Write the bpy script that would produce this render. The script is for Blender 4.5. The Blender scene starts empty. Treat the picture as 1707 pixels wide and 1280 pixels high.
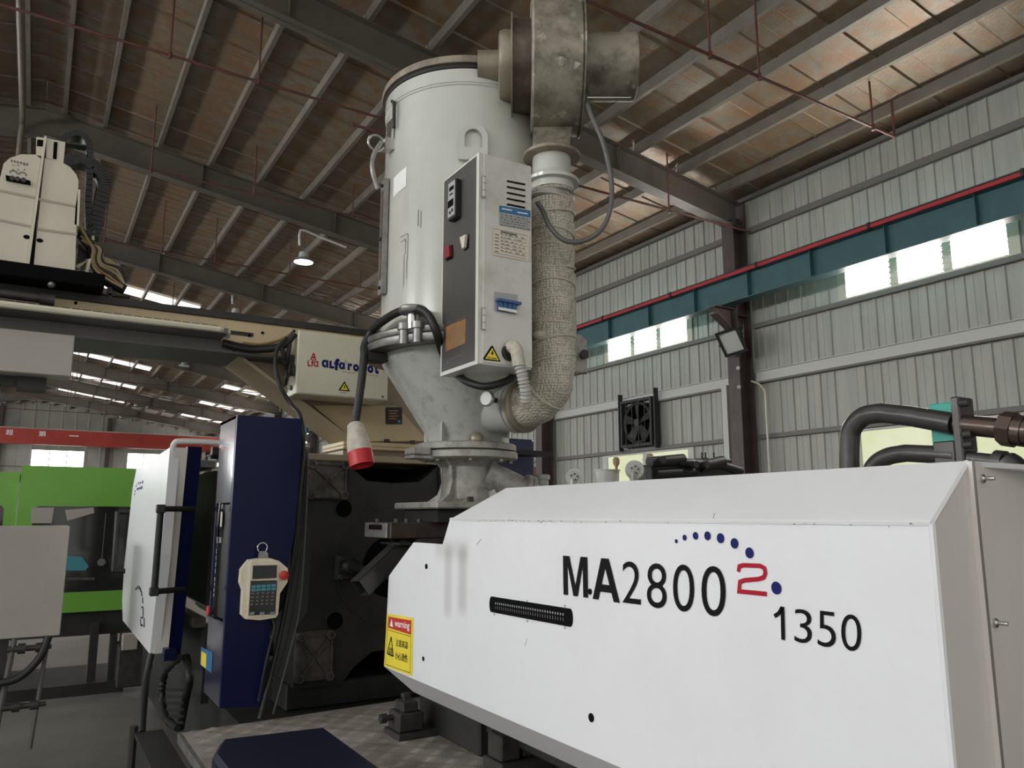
import bpy, bmesh, math, random
from mathutils import Vector, Matrix
random.seed(7)
C = bpy.context.scene.collection
S = bpy.context.scene

# ------------------------------------------------------------------ camera
W, H = 1707.0, 1280.0
CX, CY = W/2, H/2
FPX, VPX, HOR = 1300.0, 55.0, 860.0
PITCH = math.atan((HOR-CY)/FPX)
YAW = math.atan((CX-VPX)/math.hypot(FPX, HOR-CY))
CAM = Vector((0, 0, 1.6))
FH = Vector((math.sin(YAW), math.cos(YAW), 0))
RT = Vector((math.cos(YAW), -math.sin(YAW), 0))
FW = FH*math.cos(PITCH) + Vector((0, 0, math.sin(PITCH)))
UP = RT.cross(FW)
cam = bpy.data.cameras.new('camera')
cam.sensor_width = 36.0
cam.lens = 36.0*FPX/W
cam.clip_end = 300
camo = bpy.data.objects.new('camera', cam); C.objects.link(camo)
mw = Matrix((RT, UP, -FW)).transposed().to_4x4(); mw.translation = CAM
camo.matrix_world = mw
S.camera = camo

# ------------------------------------------------------------------ world, light, exposure
w = bpy.data.worlds.new('overcast'); S.world = w; w.use_nodes = True
bg = w.node_tree.nodes['Background']
bg.inputs[0].default_value = (1.0, 0.985, 0.96, 1); bg.inputs[1].default_value = 0.75
S.view_settings.view_transform = 'Standard'; S.view_settings.look = 'None'
S.view_settings.exposure = 0.17; S.view_settings.gamma = 1.0
S.view_settings.use_curve_mapping = False
WIN_POWER = 42.0          # the frosted high windows of the right wall
LEFT_POWER = 26.0         # the high windows of the left wall
LOW_POWER = .82           # the yellowish low windows

# ------------------------------------------------------------------ helpers
def ray(px, py): return FW + RT*((px-CX)/FPX) - UP*((py-CY)/FPX)
def at(px, py, X=None, Y=None, Z=None):
    """a point seen at a photograph pixel, on the real plane X=, Y= or Z="""
    r = ray(px, py)
    if X is not None: t = (X-CAM.x)/r.x
    elif Y is not None: t = (Y-CAM.y)/r.y
    else: t = (Z-CAM.z)/r.z
    return CAM + r*t

def V(*a): return Vector(a)

def mat(name, col, rough=0.5, metal=0.0, col2=None, scale=8.0, lo=0.4, hi=0.62, bump=0.0, bscale=40.0,
        col3=None, scale3=3.0, lo3=0.5, hi3=0.65, coat=0.0, spec=0.5, stretch=None, emit=None, estr=0.0, rvar=0.0):
    m = bpy.data.materials.new(name); m.use_nodes = True
    nt = m.node_tree; N = nt.nodes; L = nt.links
    b = N['Principled BSDF']
    b.inputs['Base Color'].default_value = (*col, 1); b.inputs['Roughness'].default_value = rough
    b.inputs['Metallic'].default_value = metal; b.inputs['Specular IOR Level'].default_value = spec
    if coat:
        b.inputs['Coat Weight'].default_value = coat; b.inputs['Coat Roughness'].default_value = 0.12
    tc = N.new('ShaderNodeTexCoord'); src = tc.outputs['Object']
    if stretch:
        mp = N.new('ShaderNodeMapping'); mp.inputs['Scale'].default_value = stretch
        L.new(src, mp.inputs[0]); src = mp.outputs[0]
    def noise(sc, det=6.0):
        n = N.new('ShaderNodeTexNoise'); n.inputs['Scale'].default_value = sc; n.inputs['Detail'].default_value = det
        n.inputs['Roughness'].default_value = 0.65
        L.new(src, n.inputs['Vector']); return n.outputs['Fac']
    def ramp(f, a, c):
        r = N.new('ShaderNodeMapRange'); r.inputs[1].default_value = a; r.inputs[2].default_value = c
        L.new(f, r.inputs[0]); return r.outputs[0]
    cur = None
    if col2:
        mx = N.new('ShaderNodeMix'); mx.data_type = 'RGBA'
        mx.inputs[6].default_value = (*col, 1); mx.inputs[7].default_value = (*col2, 1)
        L.new(ramp(noise(scale), lo, hi), mx.inputs[0]); cur = mx.outputs[2]
    if col3:
        mx = N.new('ShaderNodeMix'); mx.data_type = 'RGBA'
        if cur: L.new(cur, mx.inputs[6])
        else: mx.inputs[6].default_value = (*col, 1)
        mx.inputs[7].default_value = (*col3, 1)
        L.new(ramp(noise(scale3, 9.0), lo3, hi3), mx.inputs[0]); cur = mx.outputs[2]
    if cur: L.new(cur, b.inputs['Base Color'])
    if rvar:
        r = N.new('ShaderNodeMapRange'); r.inputs[3].default_value = rough-rvar; r.inputs[4].default_value = rough+rvar
        L.new(noise(scale*2), r.inputs[0]); L.new(r.outputs[0], b.inputs['Roughness'])
    if bump:
        bp = N.new('ShaderNodeBump'); bp.inputs['Strength'].default_value = bump; bp.inputs['Distance'].default_value = 0.01
        L.new(noise(bscale), bp.inputs['Height']); L.new(bp.outputs[0], b.inputs['Normal'])
    if emit:
        b.inputs['Emission Color'].default_value = (*emit, 1); b.inputs['Emission Strength'].default_value = estr
    return m

M = {}
M['white'] = mat('white_paint', (.79, .80, .805), .32, col2=(.745, .75, .75), scale=2.2, lo=.45, hi=.75)
M['white_end'] = mat('cream_paint', (.77, .73, .675), .35, col2=(.72, .68, .625), scale=2)
M['bevel'] = mat('shaded_bevel_white', (.62, .61, .62), .4)  # housing white darkened for the shade on the down-facing bevel
M['black'] = mat('black_print', (.006, .006, .006), .7, spec=.12)
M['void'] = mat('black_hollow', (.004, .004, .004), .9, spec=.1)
M['blue_print'] = mat('blue_print', (.010, .013, .12), .6, spec=.15)
M['red_print'] = mat('red_print', (.40, .012, .03), .6, spec=.15)
M['yellow'] = mat('yellow_sticker', (.83, .68, .06), .4)
M['red'] = mat('red_sticker', (.55, .04, .03), .4)
M['whiteprint'] = mat('white_print', (.85, .85, .82), .5)
M['chrome'] = mat('steel_bright', (.6, .6, .58), .25, 1.0)
M['dryer'] = mat('grey_green_enamel', (.55, .56, .50), .24, col2=(.50, .51, .45), scale=2.5, coat=.6, bump=.05, bscale=70)
M['cone'] = mat('grey_scuffed_enamel', (.45, .46, .42), .34, col2=(.30, .31, .28), scale=20, lo=.52, hi=.72, bump=.05, bscale=60)
M['lid'] = mat('aged_lid', (.30, .26, .19), .5, col2=(.18, .15, .11), scale=9)
M['steel_dull'] = mat('dull_steel', (.34, .33, .31), .42, .75, col2=(.22, .21, .2), scale=14)
M['cast'] = mat('silver_cast_iron', (.42, .41, .37), .5, .35, col2=(.2, .19, .165), scale=16, lo=.45, hi=.75, bump=.35, bscale=90)
M['blower'] = mat('dusty_grey_metal', (.34, .31, .24), .5, .25, col2=(.13, .115, .085), scale=9, lo=.42, hi=.66, col3=(.52, .49, .41), scale3=13, lo3=.60, hi3=.68, bump=.35, bscale=55)
M['blower_dark'] = mat('brown_steel', (.10, .075, .06), .4, .5, col2=(.16, .13, .10), scale=12)
M['blower_tan'] = mat('tan_grey_metal', (.30, .27, .20), .4, .45, col2=(.24, .21, .155), scale=5)
M['box'] = mat('control_box_paint', (.66, .65, .58), .4, col2=(.50, .48, .42), scale=5, lo=.5, hi=.72)
M['boxedge'] = mat('control_box_frame', (.66, .67, .62), .35)
M['dkpanel'] = mat('dark_front_foil', (.075, .07, .065), .45, col2=(.06, .055, .05), scale=4)
M['copper'] = mat('copper_foil_label', (.42, .21, .07), .4, .3, col2=(.36, .18, .06), scale=30)
M['grey_lcd'] = mat('grey_face', (.42, .43, .42), .4)
M['label_grey'] = mat('silver_label', (.38, .40, .39), .4)
M['label_blue'] = mat('blue_label', (.03, .16, .33), .4)
M['label_cream'] = mat('cream_label', (.70, .65, .54), .4)
M['dark_red'] = mat('dark_red_rocker', (.22, .02, .03), .35)
M['print_grey'] = mat('faded_print', (.16, .15, .14), .5)
M['breaker_blue'] = mat('breaker_blue', (.03, .10, .26), .35)
M['rubber'] = mat('black_rubber', (.012, .012, .012), .5)
M['greycable'] = mat('grey_cable', (.11, .105, .1), .5)
M['plug_white'] = mat('taped_plug_white', (.58, .55, .46), .6, col2=(.46, .42, .33), scale=40, bump=.4, bscale=60)
M['plug_red'] = mat('plug_red', (.50, .02, .025), .4)
M['braid'] = mat('grey_braided_sleeve', (.42, .41, .38), .6)
M['navy'] = mat('navy_enamel', (.0035, .0055, .040), .35, col2=(.0045, .0065, .047), scale=1.5, spec=.18)
M['navy_gloss'] = mat('navy_gloss', (.006, .009, .05), .2, coat=1.0, spec=.8)
M['navy_top'] = mat('navy_cover', (.007, .009, .024), .45, spec=.25)
M['navy_far'] = mat('faded_navy', (.03, .035, .09), .4)
M['iron'] = mat('black_iron', (.035, .034, .032), .5, .2, col2=(.022, .022, .021), scale=5, bump=.12, bscale=30)
M['iron2'] = mat('dark_iron', (.06, .057, .052), .5, .3, col2=(.04, .037, .034), scale=16, bump=.2, bscale=50)
M['pad'] = mat('greasy_cast_pad', (.13, .115, .10), .42, .35, col2=(.05, .045, .04), scale=14, bump=.2, bscale=50)
M['brown'] = mat('brown_black_steel', (.055, .035, .03), .42, .4, col2=(.08, .06, .052), scale=14, bump=.1, bscale=60)
M['chute'] = mat('graphite_chute', (.05, .049, .047), .4, .5)
M['rod'] = mat('steel_rod', (.12, .12, .125), .3, .9)
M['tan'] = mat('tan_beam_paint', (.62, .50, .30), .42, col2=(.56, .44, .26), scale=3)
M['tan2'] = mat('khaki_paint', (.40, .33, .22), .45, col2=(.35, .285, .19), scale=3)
M['cream'] = mat('cream_plastic', (.66, .62, .50), .4, col2=(.60, .56, .44), scale=3)
M['creamgroove'] = mat('grey_cream_groove', (.40, .375, .30), .5)
M['ivory'] = mat('ivory_enamel', (.68, .66, .52), .35, col2=(.64, .61, .47), scale=2)
M['greypanel'] = mat('grey_sheet_metal', (.41, .385, .335), .42, col2=(.37, .345, .30), scale=2)
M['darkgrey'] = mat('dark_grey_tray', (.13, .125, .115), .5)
M['yellowhose'] = mat('yellowish_air_hose', (.33, .27, .15), .4)
M['amber'] = mat('amber_hose', (.28, .16, .05), .4)
M['green'] = mat('lime_enamel', (.15, .40, .045), .35, col2=(.18, .44, .06), scale=1.5, coat=.2)
M['tealplate'] = mat('teal_plate', (.03, .42, .33), .4)
M['pipe'] = mat('gunmetal_pipe', (.07, .066, .064), .35, .6, col2=(.095, .09, .086), scale=10)
M['pipe_brown'] = mat('bronze_brown_pipe', (.10, .075, .06), .3, .7)
M['teal'] = mat('teal_beam_paint', (.045, .122, .132), .45, col2=(.037, .102, .112), scale=2)
M['redbar'] = mat('red_conductor', (.42, .03, .035), .4)
M['crane'] = mat('red_crane_paint', (.40, .05, .03), .45, col2=(.34, .04, .025), scale=.7)
M['column'] = mat('maroon_primer', (.085, .06, .055), .5, col2=(.06, .042, .04), scale=3)
M['rafter'] = mat('brown_grey_primer', (.125, .108, .086), .55, col2=(.10, .085, .068), scale=2)
M['purlin'] = mat('galvanised_dusty', (.20, .178, .142), .5, .1, col2=(.165, .145, .115), scale=3)
M['wall'] = mat('grey_green_sheet', (.405, .41, .36), .45, col2=(.35, .355, .31), scale=1.2, stretch=(1, 4, .5))
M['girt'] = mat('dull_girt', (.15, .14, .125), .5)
M['girt_white'] = mat('galvanised_white', (.52, .52, .48), .4)
M['frame'] = mat('pale_window_frame', (.5, .45, .36), .5)
M['redpipe'] = mat('red_sprinkler_pipe', (.16, .055, .045), .5, col2=(.11, .05, .04), scale=4)
M['fan'] = mat('dark_fan', (.03, .03, .028), .6)
M['floor'] = mat('concrete', (.23, .215, .195), .45, col2=(.125, .117, .107), scale=.7, lo=.35, hi=.7, bump=.05, bscale=14)
M['tread'] = mat('tread_plate_steel', (.42, .385, .34), .45, .35, col2=(.25, .22, .19), scale=6, lo=.4, hi=.65)
M['glass_dark'] = mat('smoked_glass', (.02, .02, .02), .08, coat=.5)
M['screen'] = mat('black_screen', (.006, .006, .005), .15)
M['key_teal'] = mat('teal_keys', (.06, .27, .32), .4)
M['key_grey'] = mat('grey_keys', (.22, .26, .30), .4)
M['pendant'] = mat('cream_pendant_shell', (.80, .74, .58), .4, col2=(.70, .63, .47), scale=14)
M['wood'] = mat('wooden_handle', (.33, .22, .12), .6)
M['pot'] = mat('pale_pot', (.50, .51, .47), .4)
M['lampmetal'] = mat('lamp_aluminium', (.45, .46, .45), .35, .7)

# roof sheet: grey-brown, rust blotches, dull shine
def roof_mat():
    m = mat('rusty_roof_sheet', (.25, .217, .163), .4, .25, col2=(.18, .148, .105), scale=2.0, lo=.36, hi=.64,
            col3=(.235, .12, .05), scale3=3.4, lo3=.44, hi3=.66, bump=.6, bscale=24, spec=.6)
    return m
M['roof'] = roof_mat()
def emissive(name, col, s):
    m = bpy.data.materials.new(name); m.use_nodes = True
    nt = m.node_tree; nt.nodes.clear()
    o = nt.nodes.new('ShaderNodeOutputMaterial'); e = nt.nodes.new('ShaderNodeEmission')
    e.inputs[0].default_value = (*col, 1); e.inputs[1].default_value = s
    nt.links.new(e.outputs[0], o.inputs[0]); return m
M['pane'] = emissive('daylit_frosted_pane', (1.0, .965, .90), WIN_POWER)
M['pane_left'] = emissive('daylit_left_pane', (.97, .985, 1.0), LEFT_POWER)
M['pane_far'] = emissive('daylit_far_pane', (1.0, .98, .95), 6.0)
M['roof_glow'] = emissive('roof_strip_emission', (1.0, .96, .90), 1.6)
M['lampglow'] = emissive('lamp_glow', (.86, .95, 1.0), 4.0)
def lowpane():
    m = emissive('daylit_low_pane', (.80, .82, .50), LOW_POWER)
    nt = m.node_tree; e = nt.nodes['Emission']
    t = nt.nodes.new('ShaderNodeTexCoord'); n = nt.nodes.new('ShaderNodeTexNoise'); n.inputs['Scale'].default_value = 2.2; n.inputs['Detail'].default_value = 5
    r = nt.nodes.new('ShaderNodeMix'); r.data_type = 'RGBA'
    r.inputs[6].default_value = (.66, .72, .36, 1); r.inputs[7].default_value = (.92, .93, .74, 1)
    nt.links.new(t.outputs['Object'], n.inputs[0]); nt.links.new(n.outputs[0], r.inputs[0]); nt.links.new(r.outputs[2], e.inputs[0])
    return m
M['pane_low'] = lowpane()
M['weave_dark'] = mat('tape_edge', (.56, .52, .42), .8)
def weave_mat():
    m = mat('woven_glass_tape', (.78, .73, .61), .75, col2=(.66, .61, .49), scale=6)
    nt = m.node_tree; N = nt.nodes; L = nt.links; b = N['Principled BSDF']
    tc = N.new('ShaderNodeTexCoord')
    vo = N.new('ShaderNodeTexVoronoi'); vo.inputs['Scale'].default_value = 88; vo.inputs['Randomness'].default_value = .35
    L.new(tc.outputs['Object'], vo.inputs[0])
    mu = N.new('ShaderNodeMapRange'); mu.inputs[1].default_value = .1; mu.inputs[2].default_value = .75; mu.inputs[3].default_value = 1; mu.inputs[4].default_value = 0
    L.new(vo.outputs['Distance'], mu.inputs[0])
    bp = N.new('ShaderNodeBump'); bp.inputs['Strength'].default_value = .8; bp.inputs['Distance'].default_value = .006
    L.new(mu.outputs[0], bp.inputs['Height']); L.new(bp.outputs[0], b.inputs['Normal'])
    src = b.inputs['Base Color'].links[0].from_socket
    mx = N.new('ShaderNodeMix'); mx.data_type = 'RGBA'; mx.blend_type = 'MULTIPLY'; mx.inputs[0].default_value = 1
    rp = N.new('ShaderNodeMapRange'); rp.inputs[3].default_value = .5; rp.inputs[4].default_value = 1.1
    L.new(mu.outputs[0], rp.inputs[0]); L.new(src, mx.inputs[6]); L.new(rp.outputs[0], mx.inputs[7]); L.new(mx.outputs[2], b.inputs['Base Color'])
    return m
M['weave'] = weave_mat()

def stained():
    # white enamel with two oily run marks below the slide block
    m = mat('white_paint_with_runs', (.79, .80, .805), .32, col2=(.745, .75, .75), scale=2.2, lo=.45, hi=.75)
    nt = m.node_tree; N = nt.nodes; L = nt.links; b = N['Principled BSDF']
    tc = N.new('ShaderNodeTexCoord'); sp = N.new('ShaderNodeSeparateXYZ'); L.new(tc.outputs['Object'], sp.inputs[0])
    def math_(op, a, c=None):
        n = N.new('ShaderNodeMath'); n.operation = op; n.use_clamp = False
        for i, v in enumerate((a, c)):
            if v is None: continue
            if isinstance(v, (int, float)): n.inputs[i].default_value = v
            else: L.new(v, n.inputs[i])
        return n.outputs[0]
    def band(sock, lo, hi, soft):
        a = N.new('ShaderNodeMapRange'); a.interpolation_type = 'SMOOTHSTEP'; a.inputs[1].default_value = lo-soft; a.inputs[2].default_value = lo+soft; L.new(sock, a.inputs[0])
        c = N.new('ShaderNodeMapRange'); c.interpolation_type = 'SMOOTHSTEP'; c.inputs[1].default_value = hi-soft; c.inputs[2].default_value = hi+soft; c.inputs[3].default_value = 1; c.inputs[4].default_value = 0; L.new(sock, c.inputs[0])
        return math_('MULTIPLY', a.outputs[0], c.outputs[0])
    Y, Z = sp.outputs[1], sp.outputs[2]
    tot = None
    for y0, y1, z0, z1, k in ((.665, .72, .40, .64, .32), (.55, .61, .42, .64, .38), (.54, .8, .60, .66, .25)):
        t = math_('MULTIPLY', math_('MULTIPLY', band(Y, y0, y1, .022), band(Z, z0, z1, .03)), k)
        tot = t if tot is None else math_('ADD', tot, t)
    mx = N.new('ShaderNodeMix'); mx.data_type = 'RGBA'; L.new(tot, mx.inputs[0])
    L.new(b.inputs['Base Color'].links[0].from_socket, mx.inputs[6]); mx.inputs[7].default_value = (.25, .24, .22, 1)
    L.new(mx.outputs[2], b.inputs['Base Color']); return m
M['white_side'] = stained()

ROOT = {}
class MB:
    def __init__(s): s.v = []; s.f = []; s.sm = []
    def add(s, vs, fs, smooth=False):
        n = len(s.v); s.v += [Vector(x) for x in vs]
        for f in fs: s.f.append([n+i for i in f]); s.sm.append(smooth)
        return s
    def box(s, x0, x1, y0, y1, z0, z1):
        return s.hexa([(x0,y0,z0),(x1,y0,z0),(x1,y1,z0),(x0,y1,z0),(x0,y0,z1),(x1,y0,z1),(x1,y1,z1),(x0,y1,z1)])
    def hexa(s, p):
        return s.add(p, [(0,3,2,1),(4,5,6,7),(0,1,5,4),(1,2,6,5),(2,3,7,6),(3,0,4,7)])
    def bbox(s, x0, x1, y0, y1, z0, z1, b=.006, seg=1):
        """bevelled box"""
        bm = bmesh.new(); bmesh.ops.create_cube(bm, size=1)
        for q in bm.verts: q.co = Vector(((x0+x1)/2+q.co.x*(x1-x0), (y0+y1)/2+q.co.y*(y1-y0), (z0+z1)/2+q.co.z*(z1-z0)))
        bmesh.ops.bevel(bm, geom=bm.edges[:], offset=b, segments=seg, affect='EDGES')
        s.add([q.co for q in bm.verts], [[q.index for q in f.verts] for f in (bm.verts.index_update(), bm.faces)[1]]); bm.free(); return s
    def prism(s, poly, d):
        """poly: 3D points in order; extruded by the vector d"""
        n = len(poly); d = Vector(d); p = [Vector(q) for q in poly]
        fs = [list(range(n))[::-1], list(range(n, 2*n))]
        for i in range(n): fs.append([i, (i+1) % n, n+(i+1) % n, n+i])
        return s.add(p+[q+d for q in p], fs)
    def quad(s, a, b, c, d): return s.add([a, b, c, d], [(0,1,2,3)])
    def poly(s, pts): return s.add(pts, [list(range(len(pts)))])
    def lathe(s, base, axis, prof, n=40, cap=True, a0=0, a1=None, smooth=True, split=True):
        """prof: list of (radius, distance along axis)"""
        base = Vector(base); ax = Vector(axis).normalized()
        u = ax.orthogonal().normalized(); v = ax.cross(u)
        full = a1 is None
        m = n if full else n+1
        ang = [a0+(2*math.pi if full else (a1-a0))*i/n for i in range(m)]
        def ring(r, h): return [base+ax*h+(u*math.cos(t)+v*math.sin(t))*r for t in ang]
        for (r0, h0), (r1, h1) in zip(prof, prof[1:]):
            k = m if full else n
            s.add(ring(r0, h0)+ring(r1, h1), [(i, (i+1) % m, m+(i+1) % m, m+i) for i in range(k)], smooth)
        if cap and full:
            for (r, h), fl in ((prof[0], True), (prof[-1], False)):
                if r > 1e-5: s.add(ring(r, h), [list(range(m))[::-1] if fl else list(range(m))])
        return s
    def cyl(s, a, b, r, r2=None, n=20, cap=True):
        a = Vector(a); b = Vector(b); d = b-a
        return s.lathe(a, d, [(r, 0), (r if r2 is None else r2, d.length)], n, cap)
    def tube(s, path, r, n=12, cap=True, rf=None, flat=None):
        """sweep a circle along a path; rf(i, angle, dist) gives the radius if set"""
        P = [Vector(p) for p in path]; k = len(P)
        T = [((P[min(i+1, k-1)]-P[max(i-1, 0)]).normalized()) for i in range(k)]
        u = T[0].orthogonal().normalized(); rings = []; dist = 0
        for i in range(k):
            if i: dist += (P[i]-P[i-1]).length
            u = (u-T[i]*u.dot(T[i])).normalized(); v = T[i].cross(u)
            ring = []
            for j in range(n):
                t = 2*math.pi*j/n; rr = rf(i, t, dist) if rf else r
                ring.append(P[i]+(u*math.cos(t)+v*math.sin(t))*rr)
            rings += ring
        fs = [(i*n+j, i*n+(j+1) % n, (i+1)*n+(j+1) % n, (i+1)*n+j) for i in range(k-1) for j in range(n)]
        s.add(rings, fs, True)
        if cap: s.add(rings[:n], [list(range(n))[::-1]]); s.add(rings[-n:], [list(range(n))])
        return s
    def ball(s, c, r, sx=1, sy=1, sz=1, n=12):
        c = Vector(c); vs = []; fs = []
        for i in range(n//2+1):
            a = math.pi*i/(n//2)
            for j in range(n):
                t = 2*math.pi*j/n
                vs.append(c+Vector((math.sin(a)*math.cos(t)*r*sx, math.sin(a)*math.sin(t)*r*sy, math.cos(a)*r*sz)))
        for i in range(n//2):
            for j in range(n): fs.append((i*n+j, (i+1)*n+j, (i+1)*n+(j+1) % n, i*n+(j+1) % n))
        return s.add(vs, fs, True)
    def torus(s, c, axis, R, r, n=32, k=8):
        c = Vector(c); ax = Vector(axis).normalized(); u = ax.orthogonal().normalized(); v = ax.cross(u)
        vs = []; fs = []
        for i in range(n):
            t = 2*math.pi*i/n; d = u*math.cos(t)+v*math.sin(t)
            for j in range(k):
                q = 2*math.pi*j/k; vs.append(c+d*(R+r*math.cos(q))+ax*(r*math.sin(q)))
        for i in range(n):
            for j in range(k): fs.append((i*k+j, ((i+1) % n)*k+j, ((i+1) % n)*k+(j+1) % k, i*k+(j+1) % k))
        return s.add(vs, fs, True)

def spline(pts, n=8):
    """Catmull-Rom through points"""
    P = [Vector(p) for p in pts]; P = [P[0]*2-P[1]]+P+[P[-1]*2-P[-2]]; out = []
    for i in range(1, len(P)-2):
        for k in range(n):
            t = k/n; a, b, c, d = P[i-1:i+3]
            out.append(.5*((2*b)+(c-a)*t+(2*a-5*b+4*c-d)*t*t+(3*b-a-3*c+d)*t**3))
    out.append(P[-2]); return out

def mesh_of(name, mb, m, off):
    me = bpy.data.meshes.new(name)
    me.from_pydata([tuple(q-off) for q in mb.v], [], mb.f)
    me.materials.append(m if not isinstance(m, str) else M[m])
    me.polygons.foreach_set('use_smooth', mb.sm)
    bm = bmesh.new(); bm.from_mesh(me)
    bmesh.ops.remove_doubles(bm, verts=bm.verts, dist=1e-5)
    bmesh.ops.recalc_face_normals(bm, faces=bm.faces)
    bm.to_mesh(me); bm.free(); me.update()
    if any(mb.sm):
        try: me.set_sharp_from_angle(angle=math.radians(38))
        except Exception: pass
    return me

def obj(name, mb, m, parent=None, **props):
    off = ROOT.get(parent.name, Vector()) if parent else Vector()
    o = bpy.data.objects.new(name, mesh_of(name, mb, m, off)); C.objects.link(o)
    if parent: o.parent = parent; ROOT[o.name] = off
    for k, v in props.items(): o[k] = v
    return o

def thing(name, label, cat, loc=(0, 0, 0), group=None):
    o = bpy.data.objects.new(name, None); o.empty_display_size = .1; C.objects.link(o)
    o.location = loc; ROOT[o.name] = Vector(loc); o['label'] = label; o['category'] = cat
    if group: o['group'] = group
    return o

def solo(name, mb, m, label, cat, group=None):
    """a thing that is one mesh; origin at its base centre"""
    xs = [q.x for q in mb.v]; ys = [q.y for q in mb.v]; zs = [q.z for q in mb.v]
    off = Vector(((min(xs)+max(xs))/2, (min(ys)+max(ys))/2, min(zs)))
    o = bpy.data.objects.new(name, mesh_of(name, mb, m, off)); C.objects.link(o); o.location = off
    ROOT[o.name] = off; o['label'] = label; o['category'] = cat
    if group: o['group'] = group
    return o

def struct(name, mb=None, m=None):
    if mb is None:
        o = bpy.data.objects.new(name, None); C.objects.link(o); ROOT[o.name] = Vector()
    else:
        o = obj(name, mb, m); ROOT[o.name] = Vector()
    o['kind'] = 'structure'; return o

def share(o, parent, offset, label=None):
    """copy a piece (sharing its mesh), shifted by offset, under the same or another parent"""
    c = o.copy(); C.objects.link(c); c.parent = parent; c.location = o.location+Vector(offset)
    ROOT[c.name] = Vector(ROOT.get(o.name, Vector()))
    return c

_txt = {}
def glyphs(txt, bold=0.0):
    k = (txt, bold)
    if k in _txt: return _txt[k]
    cu = bpy.data.curves.new('t', 'FONT'); cu.body = txt; cu.offset = bold; cu.resolution_u = 6
    o = bpy.data.objects.new('t', cu); C.objects.link(o); dg = bpy.context.evaluated_depsgraph_get(); dg.update()
    me = bpy.data.meshes.new_from_object(o.evaluated_get(dg))
    vs = [(q.co.x, q.co.y) for q in me.vertices]; fs = [list(p.vertices) for p in me.polygons]
    bpy.data.objects.remove(o); bpy.data.curves.remove(cu); bpy.data.meshes.remove(me)
    x0 = min(a for a, b in vs); x1 = max(a for a, b in vs); y0 = min(b for a, b in vs); y1 = max(b for a, b in vs)
    _txt[k] = ([((a-x0)/(x1-x0), (b-y0)/(y1-y0)) for a, b in vs], fs); return _txt[k]
def text(mb, txt, BL, BR, TL, bold=0.0):
    """fit the writing into the parallelogram BL, BR, TL"""
    BL, BR, TL = Vector(BL), Vector(BR), Vector(TL)
    vs, fs = glyphs(txt, bold)
    return mb.add([BL+(BR-BL)*a+(TL-BL)*b for a, b in vs], fs)
def disc(mb, c, ax, r, n=20, ry=None, rz=None):
    c = Vector(c); ax = Vector(ax).normalized(); u = Vector((0, 0, 1)) if abs(ax.z) < .9 else Vector((1, 0, 0)); v = ax.cross(u)
    return mb.poly([c+v*(math.cos(2*math.pi*i/n)*(ry or r))+u*(math.sin(2*math.pi*i/n)*(rz or r)) for i in range(n)])
# ================================================================== the setting
XW = 12.0; RIDGE = -0.5; SL = 0.155
def zs(x): return 10.0-SL*abs(x-RIDGE)
YA, YB = -9.9, 66.6
struct('floor', MB().box(-13.2, 12.4, -10, 67, -.1, 0), 'floor')

# ---- roof: sheets, purlins, rafters
ceil = struct('ceiling')
def strip(sgn, seed, rib):
    r = random.Random(seed); mb = MB(); n = 14; L = 12.6
    top = []; wd = .944
    rows = []
    for i in range(n+1):
        x = RIDGE+sgn*L*i/n
        rows.append([(x, y, zs(x)+(r.uniform(-.004, .004) if 0 < k < 9 else 0)+(-.028 if k in (0, 9) else -rib if k in (3, 6) else 0)) for k, y in enumerate((0, .012, .30, .312, .324, .62, .632, .644, wd-.012, wd))])
    vs = [p for row in rows for p in row]
    mb.add(vs, [(i*10+k, i*10+k+1, i*10+k+11, i*10+k+10) for i in range(n) for k in range(9)])
    up = [(x, y, z+.03) for (x, y, z) in (rows[0][0], rows[0][9], rows[-1][9], rows[-1][0])]
    mb.poly(up); return mb
ROWS = [(k, -9.875+.95*k) for k in range(81)]
for sgn in (1, -1):
    sets = {}
    for k, y in ROWS:
        if sgn == -1 and y < 8: continue
        rib = 0 if y < 10.5 else .004 if y < 17.5 else .012; protos = sets.setdefault(rib, [])
        if len(protos) < 3:
            o = obj('roof_panel', strip(sgn, k, rib), 'roof', ceil); o.location = (0, y, 0); protos.append((o, y))
        else:
            p, y0 = protos[k % 3]; share(p, ceil, (0, y-y0, random.uniform(-.006, .006)))
PX = [.56+1.068*k for k in range(11)]+[-.18]
def purlin(x):
    b = zs(x)-.2; mb = MB(); y0, y1 = .02, 6.98
    mb.box(x-.006, x+.006, y0, y1, b, b+.195); mb.box(x+.006, x+.068, y0, y1, b, b+.008)
    mb.box(x+.06, x+.068, y0, y1, b+.008, b+.026); mb.box(x+.006, x+.068, y0, y1, b+.187, b+.195); return mb
FR = [3.6+7*k for k in range(-1, 9)]
for x in PX:
    p = obj('purlin', purlin(x), 'purlin', ceil); p.location = (0, FR[0], 0)
    for y in FR[1:]: share(p, ceil, (0, y-FR[0], 0))
for x in (-.82, -1.6, -2.7, -3.8):
    p = obj('purlin', purlin(x), 'purlin', ceil); p.location = (0, FR[2], 0)
    for y in FR[3:]: share(p, ceil, (0, y-FR[2], 0))
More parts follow.
